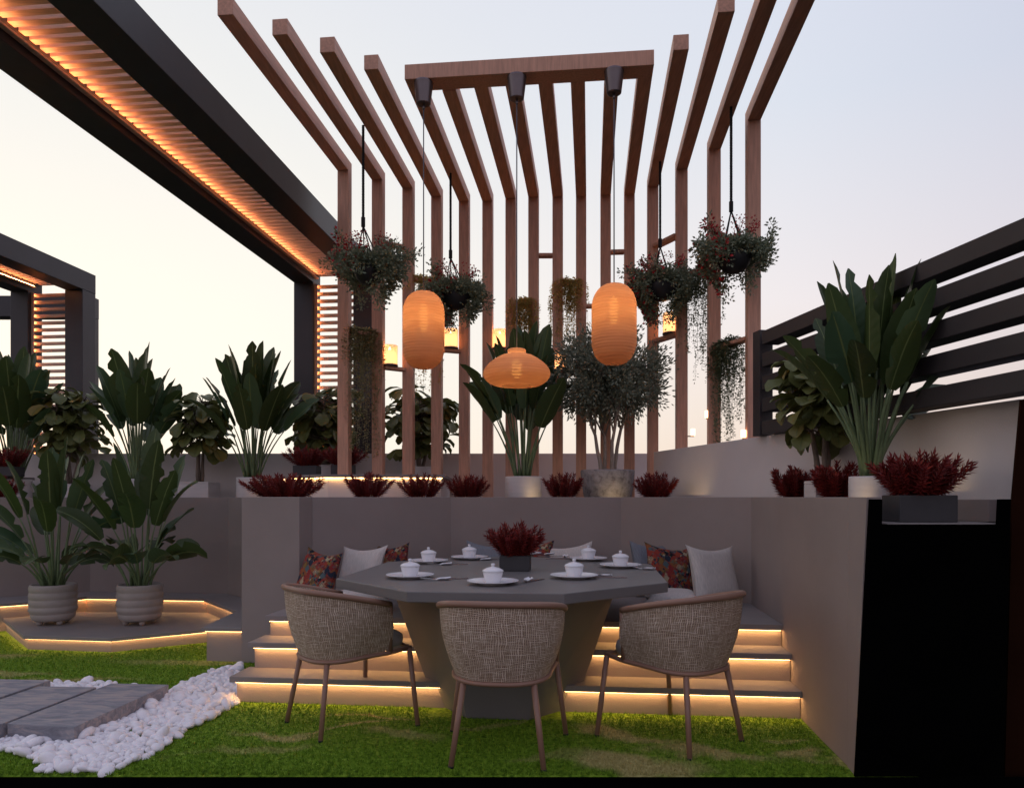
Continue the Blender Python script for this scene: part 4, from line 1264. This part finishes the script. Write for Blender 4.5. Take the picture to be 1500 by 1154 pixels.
shelf(1, 3.66); shelf(12, 3.66); shelf(7, 3.66); shelf(10, 3.68)
s = shelf(1, 2.455); candle('lit candle in a glass cup on the crossbar beside the first tall pendant', on_shelf(s, 2.455, 571))
s = shelf(3, 2.70); candle('lit candle in a glass cup on the crossbar half covered by the first tall pendant', on_shelf(s, 2.70, 660))
s = shelf(5, 2.70); candle('lit candle in a glass cup on the crossbar above the flat pendant', on_shelf(s, 2.70, 732))
s = shelf(12, 2.73); candle('lit candle in a glass cup on the crossbar beside the olive tree crown', on_shelf(s, 2.73, 983))
s = shelf(8, 2.46); candle('lit candle in a glass cup hidden low behind the flat pendant edge', on_shelf(s, 2.46, 803))
shelf(9, 3.14); shelf(11, 3.14)
s = shelf(0, 2.755); vine('dense green gold vine hanging before the canopy leg', *s, 1.25, 51, M_vine3, 46)
s = shelf(2, 3.37); vine('gold tinted vine half hidden behind the first tall pendant', *s, 1.25, 52, M_vine)
s = shelf(6, 3.17); vine('gold tinted vine hanging over the flat pendant lamp', *s, 0.62, 53, M_vine, 56)
s = shelf(8, 3.365); vine('gold tinted vine hanging above the olive tree crown', *s, 0.80, 54, M_vine, 56)
s = shelf(13, 3.24); vine('long thin green vine hanging under the hanging basket by the fence', *s, 1.05, 55, M_vine2, 30)
s = shelf(14, 2.50); vine('short dark green vine hanging just above the pale boundary wall', s[0], s[0].lerp(s[1], 0.5), 0.95, 56, M_vine2, 60)

basket('hanging basket with red tinted trailing leaves before the canopy beam end', 532, 184, 541, 396, 61, 6.03, 0.125)
basket('smaller hanging basket of grey green leaves beside the first tall pendant', 660, 254, 669, 434, 62, 6.92, 0.13)
basket('tipped hanging basket spilling leaves beside the second tall pendant', 967, 237, 969, 420, 63, 6.68, 0.135, 0.35, -1)
basket('highest hanging basket with red leaves before the last timber posts', 1071, 157, 1075, 377, 64, 5.745, 0.128)


# ------------------------------------------------------------------ pendant lamps
def pendant(label, px, cup_y, prof, base_y, d, bulb_z, bulb_r=0.03, bulb_h=0.20):
    c = at(px, base_y, d)
    root = thing('pendant_lamp', label, 'lamp', c, 0, 'veneer pendant lamps over the table')
    topz = ZT - c.z
    b = MB(); b.lathe([(0.045, topz - 0.165), (0.052, topz - 0.16), (0.068, topz - 0.03), (0.071, topz - 0.012), (0.068, topz - 0.001)], 40); b.build('ceiling_cup', M_cup, root)
    b = MB(); b.lathe([(0.008, topz - 0.20), (0.011, topz - 0.195), (0.011, topz - 0.166)], 10); b.build('cord_grip', M_cup, root, smooth=True)
    hh = prof[-1][1]
    b = MB(); b.tube([V((0, 0, topz - 0.19)), V((0, 0, hh - 0.02))], 0.0045, 6); b.build('cord', M_cord, root, smooth=True)
    b = MB(); b.lathe(prof, 48, close=False); b.build('shade', M_lantern, root, smooth=True)
    b = MB(); b.lathe([(bulb_r * 0.5, bulb_z - bulb_h / 2), (bulb_r, bulb_z - bulb_h * 0.3), (bulb_r, bulb_z + bulb_h * 0.3), (bulb_r * 0.5, bulb_z + bulb_h / 2)], 16); b.build('bulb', M_bulb, root, smooth=True)


def capsule(r, h, neck=0.035):
    pr = []
    c = r * 1.05
    for i in range(11):
        t = math.pi / 2 * i / 10
        pr.append((neck + (r - neck) * math.sin(t) ** 0.95, c * (1 - math.cos(t)) ** 1.0))
    for i in range(1, 6): pr.append((r, c + (h - 2 * c) * i / 5))
    for i in range(1, 11):
        t = math.pi / 2 * (1 - i / 10)
        pr.append((neck * 0.6 + (r - neck * 0.6) * math.sin(t) ** 0.95, h - c * (1 - math.cos(t))))
    return pr


def flatlamp(r, h, neck):
    pr = [(r * 0.45, 0.0), (r * 0.62, 0.004)]
    for i in range(1, 20):
        t = i / 20
        a = math.pi * (0.14 + 0.80 * t)
        pr.append((r * (0.0 + math.sin(a) ** 0.62), 0.002 + h * 0.86 * (t ** 1.25)))
    pr += [(neck, h * 0.88), (neck * 1.02, h * 0.97), (neck * 0.9, h)]
    return pr


d1_ = 5.42
pendant('tall capsule shaped veneer pendant on the canopy side', 620.5, 0, capsule(0.153, 0.566), 540, d1_, 0.375)
d2_ = 5.35
pendant('flat disc shaped veneer pendant in the middle', 757, 0, flatlamp(0.243, 0.267, 0.066), 565.5, d2_, 0.125, 0.035, 0.13)
d3_ = 5.275
pendant('tall capsule shaped veneer pendant hanging higher before the olive tree', 899.5, 0, capsule(0.16, 0.575), 534, d3_, 0.385)


# ------------------------------------------------------------------ dark canopies
def canopy(label, x0, d0, length):
    """x0, d0: near outer corner of the leg on the side of the booth; runs from there towards the viewer"""
    root = thing('slatted_canopy', label, 'canopy', (x0, d0, 0), 0, 'dark canopies with lit timber slats'); 
    a = E1; e = E2
    W = 0.955; bw = 0.235; zu = 3.73; zt = 3.965; lg = 0.24
    def P_(u, v, z): return a * u + e * v + V((0, 0, z))
    for nm, u in (('side_beam', -bw / 2), ('side_beam', -W + bw / 2)):
        b = MB(); b.bar(P_(u, lg / 2 - length / 2, (zu + zt) / 2), a * bw / 2, e * (length / 2 + lg / 2), V((0, 0, (zt - zu) / 2))); b.build(nm, M_metal, root, bevel=0.004)
        b = MB(); b.bar(P_(u, lg / 2, (zu - 0.001) / 2), a * (bw / 2 - 0.001), e * (lg / 2 - 0.001), V((0, 0, zu / 2 - 0.0005))); b.build('leg', M_metal, root, bevel=0.004)
    # roof slats
    b = MB(); n = int(length / 0.082)
    for i in range(n):
        b.bar(P_(-W / 2, lg - 0.05 - i * 0.082, zu + 0.135), a * (W / 2 - bw - 0.002), e * 0.025, V((0, 0, 0.012)))
    b.build('roof_slats', M_slat, root)
    # back slats
    b = MB(); n = 24
    for i in range(n):
        b.bar(P_(-W / 2, lg * 0.5, zu - 0.03 - i * 0.0855), a * (W / 2 - bw - 0.002), e * 0.024, V((0, 0, 0.0165)))
    b.build('back_slats', M_slat, root)
    # timber lips that hide the strips
    b = MB(); b.bar(P_(-W + bw + 0.018, lg / 2 - length / 2, zu + 0.066), a * 0.0175, e * (length / 2 - 0.02), V((0, 0, 0.006))); b.build('cove_lip', M_slat, root)
    b = MB(); b.bar(P_(-W + bw + 0.006, lg / 2 - length / 2, zu + 0.082), a * 0.003, e * (length / 2 - 0.02), V((0, 0, 0.003))); b.build('roof_light_strip', M_led2, root)
    b = MB(); b.bar(P_(-W + bw + 0.016, lg * 0.5 - 0.062, zu - 1.06), a * 0.0155, e * 0.006, V((0, 0, 1.05))); b.build('cove_lip', M_slat, root)
    b = MB(); b.bar(P_(-W + bw + 0.005, lg * 0.5 - 0.040, zu - 1.06), a * 0.003, e * 0.003, V((0, 0, 1.04))); b.build('back_light_strip', M_led2, root)
    return root


c1 = canopy('large dark canopy frame with lit timber slats running overhead to the pergola', -1.625, 8.62, 7.3)
dup(c1, V((-1.625, 8.62, 0)) - E1 * 3.62, 0, 'smaller seeming dark canopy arch far off at the corner of the terrace', 'dark canopies with lit timber slats')
# dark cross frame behind the far arch
root = thing('cross_frame', 'dark square frame standing behind the far slatted arch', 'frame', (-5.9, 9.9, 0)); O = root.location
b = MB(); dd = 9.9
q0, q1 = at(-160, 436, dd), at(139, 436, dd)
zb_ = at(0, 466, dd).z
b.bar(((q0.x + q1.x) / 2, dd, (q0.z + zb_) / 2), ((q1.x - q0.x) / 2, 0, 0), (0, 0.1, 0), (0, 0, (q0.z - zb_) / 2)); b.build('cross_beam', M_metal, root, O, bevel=0.004)
for xq in (q1.x - 0.11, q0.x + 0.11):
    b = MB(); b.bar((xq, dd, zb_ / 2 - 0.0005), (0.108, 0, 0), (0, 0.098, 0), (0, 0, zb_ / 2 - 0.001)); b.build('leg', M_metal, root, O, bevel=0.004)

# ------------------------------------------------------------------ slat fence
root = thing('slat_fence', 'dark fence of five wide horizontal boards above the pale boundary wall', 'fence', (2.1, 5, BZ)); O = root.location
def fence_x(d): return 2.71 - 0.177 * d


fd = (V((fence_x(1.6), 1.6, 0)) - V((fence_x(5.35), 5.35, 0))).normalized()
fn = V((-fd.y, fd.x, 0))
def fx(d): return V((fence_x(d), d, 0))
pq = fx(5.25)
b = MB(); b.bar((pq.x, pq.y, (BZ + 2.375) / 2 + 0.001), fn * 0.05, fd * 0.05, V((0, 0, (2.375 - BZ) / 2))); b.build('post', M_fence, root, O, bevel=0.003)
for k in range(5):
    z = 2.305 - k * 0.156
    a, c = fx(5.15), fx(1.2); a.z = c.z = z
    b = MB(); b.beam(a, c, 0.125, 0.092); b.build('board', M_fence, root, O, bevel=0.003)
pq = fx(2.4)
b = MB(); b.bar((pq.x + 0.16, pq.y, (2.375) / 2), fn * 0.05, fd * 0.05, V((0, 0, 2.375 / 2))); b.build('post', M_fence, root, O, bevel=0.003)

# tiny lamps beyond the wall, clipped to the posts
for (px, py, pi, lab) in ((1036, 612, 14, 'small lit lamp on the post beside the short dark vine, upper of two'), (1015, 638, 13, 'small lit lamp low on the post beside the long thin vine'), (1089, 641, 15, 'small lit lamp low on the last post by the fence')):
    d = posts[pi].y + 0.02; c = at(px, py, d)
    r = thing('post_lamp', lab, 'lamp', c, 0, 'small lamps on the posts')
    b = MB(); b.lathe([(0.020, 0.0), (0.022, 0.012), (0.022, 0.06), (0.018, 0.064)], 14); b.build('lamp_glass', M_wax, r, smooth=True)
    t = posts[pi] - c
    s_ = 1 if t.x > 0 else -1
    b = MB(); b.bar((t.x / 2, 0, -0.006), (abs(t.x) / 2 + 0.01, 0, 0), (0, 0.006, 0), (0, 0, 0.005)); b.build('bracket', M_tube, r)

# ------------------------------------------------------------------ stepping slabs and pebbles
sl = [[(-2.87, 4.60), (-3.24, 4.63), (-3.35, 3.72), (-2.97, 3.70)], [(-2.49, 4.43), (-2.85, 4.45), (-2.94, 3.63), (-2.575, 3.60)], [(-2.085, 4.49), (-2.45, 4.52), (-2.54, 3.72), (-2.165, 3.655)]]
labs = ['grey slate stepping slab farthest along the path, cut by the picture edge', 'grey slate stepping slab in the middle of the three', 'grey slate stepping slab bordering the widest pebbles']
for q, lab in zip(sl, labs):
    b = MB(); q = [(x * 0.975, y * 0.975) for x, y in q]; b.prism(q, 0.02, 0.092)
    cx = sum(x for x, y in q) / 4; cy = sum(y for x, y in q) / 4
    o = b.build('stepping_slab', M_slab, None, (cx, cy, 0.012), bevel=0.003)
    tag(o, lab, 'slab', 'slate stepping slabs')

bed = [on(x, y) for x, y in ((352, 974), (350, 1031), (276, 1070), (218, 1108), (160, 1133), (52, 1134), (70, 1122), (5, 1100), (-120, 1120), (-160, 1040), (60, 1004), (160, 1004), (240, 1020), (300, 990))]
bed = [(p.x, p.y) for p in bed]


def inside(x, y, poly):
    r = False; n = len(poly); j = n - 1
    for i in range(n):
        (xi, yi), (xj, yj) = poly[i], poly[j]
        if (yi > y) != (yj > y) and x < (xj - xi) * (y - yi) / (yj - yi) + xi: r = not r
        j = i
    return r


rnd = random.Random(5)
xs = [p[0] for p in bed]; ys = [p[1] for p in bed]
spots = []
cell = {}
tries = 0
while tries < 60000 and len(spots) < 900:
    tries += 1
    x = rnd.uniform(min(xs), max(xs)); y = rnd.uniform(max(min(ys), CUT + 0.03), max(ys))
    if not inside(x, y, bed): continue
    if any(inside(x, y, q) for q in sl): continue
    if abs(x * F / y) > 790: continue
    r = 0.0175 + 0.024 * rnd.random() ** 2.2
    key = (int(x / 0.06), int(y / 0.06)); ok = True; lay = 0
    for i in (-1, 0, 1):
        for j in (-1, 0, 1):
            for (x2, y2, r2, l2) in cell.get((key[0] + i, key[1] + j), ()):
                dd_ = math.hypot(x - x2, y - y2)
                if dd_ < (r + r2) * 0.62:
                    ok = False
                elif dd_ < (r + r2) * 0.95: lay = max(lay, 1)
    if not ok: continue
    cell.setdefault(key, []).append((x, y, r, lay)); spots.append((x, y, r, lay))
spots.sort(key=lambda s: -s[2] / s[1])


def pebble_mesh(seed):
    rr = random.Random(seed); b = MB(); n = 12; m = 8
    k = [rr.uniform(-.2, .2) for _ in range(6)]; el = rr.uniform(0.95, 1.25); fl = rr.uniform(0.45, 0.68)
    prof = []
    for i in range(m + 1):
        t = math.pi * i / m; row = []
        for j in range(n + 1):
            a = 2 * math.pi * j / n
            x, y, z = math.sin(t) * math.cos(a), math.sin(t) * math.sin(a), math.cos(t)
            s_ = 1 + k[0] * x + k[1] * y + k[2] * x * y + k[3] * (x * x - y * y) + k[4] * z * x
            row.append(V((x * s_ * el, y * s_ * 0.78, -z * fl * s_)))
        prof.append(row)
    b.grid(prof)
    return b


meshes = []
rest = MB()
for s_ in range(9):
    o = pebble_mesh(s_).build('pebble', M_pebble, None, smooth=True); meshes.append(o.data); bpy.data.objects.remove(o)
for i, (x, y, r, lay) in enumerate(spots):
    z = r * 0.38 + lay * 0.010
    rot = (rnd.uniform(-.75, .75), rnd.uniform(-.75, .75), rnd.uniform(0, 6.28))
    if rnd.random() < 0.12: rot = (rnd.uniform(0.8, 1.5), 0, rnd.uniform(0, 6.28)); z = r * 0.8
    me = meshes[i % 9]
    if i < 300:
        o = bpy.data.objects.new('pebble', me); COL.objects.link(o)
        o.location = (x, y, z); o.rotation_euler = rot; o.scale = (r * 1.15,) * 3
        tag(o, 'smooth white pebble lying in the loose bed round the slate slabs', 'pebble', 'white pebbles round the slate slabs')
    else:
        M4 = Matrix.Translation((x, y, z)) @ Matrix.Rotation(rot[2], 4, 'Z') @ Matrix.Rotation(rot[1], 4, 'Y') @ Matrix.Rotation(rot[0], 4, 'X') @ Matrix.Scale(r * 1.15, 4)
        bse = len(rest.v)
        rest.v += [tuple(M4 @ v.co) for v in me.vertices]
        for p_ in me.polygons: rest.f.append(tuple(bse + q for q in p_.vertices)); rest.uv.append(None)
if rest.f:
    tag(rest.build('pebbles', M_pebble, None, smooth=True), kind='stuff')
tag_n = len(spots)

# ------------------------------------------------------------------ grass blades
rng = np.random.default_rng(3)
def grass_field(n):
    d = CUT + 0.005 + (6.7 - CUT) * rng.random(n) ** 1.35
    x = (rng.random(n) * 1580 - 790) / F * d
    keep = (x < 1.46 + 0.105 * (d - 3.19))
    # not under the steps, pedestal, platform, bed
    lu = (x - BC.x) * E1.x + (d - BC.y) * E1.y; lvv = (x - BC.x) * E2.x + (d - BC.y) * E2.y
    keep &= ~((lu > -1.62) & (lvv > -0.24))
    tu = (x - TC.x) * E1.x + (d - TC.y) * E1.y; tv = (x - TC.x) * E2.x + (d - TC.y) * E2.y
    keep &= ~((abs(tu) < 0.40) & (abs(tv) < 0.52))
    keep &= ~((d > 5.36) & (x > -2.26))
    xi, di = x, d
    def ins(poly):
        r = np.zeros(len(x), bool); j = len(poly) - 1
        for i in range(len(poly)):
            (xi_, yi), (xj, yj) = poly[i], poly[j]
            c = ((yi > di) != (yj > di)) & (xi < (xj - xi_) * (di - yi) / (yj - yi + 1e-12) + xi_)
            r ^= c; j = i
        return r
    keep &= ~ins(bed); keep &= ~ins(pl)
    keep &= ~((d > 6.4) & (x < -4.1))
    return x[keep], d[keep]


gx, gd = grass_field(190000)
n = len(gx)
h = rng.uniform(0.007, 0.019, n); w = rng.uniform(0.0012, 0.0022, n) * (0.7 + gd / 6)
ang = rng.uniform(0, 2 * np.pi, n); lean = rng.uniform(0, 1.0, n) * h; la = rng.uniform(0, 2 * np.pi, n)
co = np.zeros((n, 3, 3))
co[:, 0, 0] = gx - np.cos(ang) * w; co[:, 0, 1] = gd - np.sin(ang) * w
co[:, 1, 0] = gx + np.cos(ang) * w; co[:, 1, 1] = gd + np.sin(ang) * w
co[:, 2, 0] = gx + np.cos(la) * lean; co[:, 2, 1] = gd + np.sin(la) * lean; co[:, 2, 2] = h
me = bpy.data.meshes.new('grass')
me.vertices.add(n * 3); me.vertices.foreach_set('co', co.ravel())
me.loops.add(n * 3); me.loops.foreach_set('vertex_index', np.arange(n * 3, dtype=np.int32))
me.polygons.add(n); me.polygons.foreach_set('loop_start', np.arange(0, n * 3, 3, dtype=np.int32))
me.update(calc_edges=True); me.materials.append(M_blade)
o = bpy.data.objects.new('grass', me); COL.objects.link(o); tag(o, kind='stuff')

# ------------------------------------------------------------------ small garden uplights
def uplight(p, e, col=(1, 0.72, 0.35), size=70):
    l = bpy.data.lights.new('garden_spot', 'SPOT'); l.energy = e; l.color = col; l.spot_size = R(size); l.spot_blend = 0.8; l.shadow_soft_size = 0.015
    o = bpy.data.objects.new('garden_spot', l); COL.objects.link(o); o.location = p
    return o


for px, d, e in ((792, 6.5, 1.2), (905, 6.42, 1.2)):
    o = uplight(deck(px, d, 1.12), e, size=90); o.rotation_euler = (R(125), 0, 0)
q = V((boundary_x(6.3) - 0.22, 6.1, 1.12)); o = uplight(q, 0.9, size=120); o.rotation_euler = (R(135), 0, R(-60))
q = V((boundary_x(3.45) - 0.30, 3.6, 1.13)); o = uplight(q, 0.7, size=90); o.rotation_euler = (R(130), 0, R(-70))
q = V((1.70, 3.55, 1.13)); o = uplight(q, 0.5, size=90); o.rotation_euler = (R(125), 0, R(0))

# ------------------------------------------------------------------ sky, sun, camera
W = bpy.data.worlds.new('World'); S.world = W; W.use_nodes = True
t = W.node_tree; bg = t.nodes['Background']
SUN_EL, SUN_AZ = R(3.0), R(-38)     # low sun beyond the canopy; azimuth from +Y
sky = N(t, 'ShaderNodeTexSky', sky_type='NISHITA'); sky.sun_disc = False
sky.sun_elevation = SUN_EL; sky.sun_rotation = SUN_AZ; sky.air_density = 1.0; sky.dust_density = 1.5; sky.ozone_density = 1.0
tc = N(t, 'ShaderNodeTexCoord')
nr = N(t, 'ShaderNodeVectorMath', operation='NORMALIZE'); t.links.new(tc.outputs['Generated'], nr.inputs[0])
sx = N(t, 'ShaderNodeSeparateXYZ'); t.links.new(nr.outputs[0], sx.inputs[0])
elev = ramp(t, sx.outputs[2], [(0.0, (1.0, 0.78, 0.62)), (0.10, (1.02, 0.86, 0.76)), (0.24, (1.0, 0.93, 0.94)), (0.45, (0.82, 0.865, 0.965)), (1.0, (0.74, 0.77, 0.98))])
dt = N(t, 'ShaderNodeVectorMath', operation='DOT_PRODUCT'); dt.inputs[1].default_value = (math.sin(SUN_AZ) * math.cos(R(12)), math.cos(SUN_AZ) * math.cos(R(12)), math.sin(R(12)))
t.links.new(nr.outputs[0], dt.inputs[0])
wf = ramp(t, dt.outputs['Value'], [(0.55, (0, 0, 0)), (0.78, (0.45,) * 3), (0.95, (1, 1, 1))])
mx = N(t, 'ShaderNodeMix', data_type='RGBA'); fz = ramp(t, sx.outputs[2], [(0.22, (1, 1, 1)), (0.60, (0.35,) * 3)]); wz = N(t, 'ShaderNodeMath', operation='MULTIPLY'); t.links.new(wf, wz.inputs[0]); t.links.new(fz, wz.inputs[1])
t.links.new(wz.outputs[0], mx.inputs['Factor']); t.links.new(elev, mx.inputs['A']); mx.inputs['B'].default_value = (1.12, 1.08, 0.97, 1)
# the sky behind the viewer is dimmer: dusk
bk = ramp(t, dt.outputs['Value'], [(0.0, (0.68, 0.68, 0.79)), (0.55, (1, 1, 1))])
m2 = N(t, 'ShaderNodeMix', data_type='RGBA', blend_type='MULTIPLY'); m2.inputs['Factor'].default_value = 1.0
t.links.new(mx.outputs['Result'], m2.inputs['A']); t.links.new(bk, m2.inputs['B'])
sk = N(t, 'ShaderNodeVectorMath', operation='SCALE'); sk.inputs['Scale'].default_value = 0.10; t.links.new(sky.outputs[0], sk.inputs[0])
m3 = N(t, 'ShaderNodeMix', data_type='RGBA', blend_type='MIX'); m3.inputs['Factor'].default_value = 0.12
t.links.new(m2.outputs['Result'], m3.inputs['A']); t.links.new(sk.outputs[0], m3.inputs['B'])
t.links.new(m3.outputs['Result'], bg.inputs['Color']); bg.inputs['Strength'].default_value = 1.0

cam = bpy.data.cameras.new('camera'); co_ = bpy.data.objects.new('camera', cam); COL.objects.link(co_)
co_.location = (0, 0, EYE); co_.rotation_euler = (R(90), 0, 0)
cam.sensor_width = 36; cam.lens = F / 1500 * 36; cam.shift_y = 151 / 1500; cam.clip_start = 0.05; cam.clip_end = 2000
S.camera = co_
S.view_settings.view_transform = 'Standard'; S.view_settings.look = 'None'; S.view_settings.exposure = 0; S.view_settings.gamma = 1
S.render.engine = 'CYCLES'
S.cycles.use_denoising = True; S.cycles.max_bounces = 8; S.cycles.sample_clamp_indirect = 6.0; S.cycles.transparent_max_bounces = 12
print('pebbles', tag_n, 'grass', n)
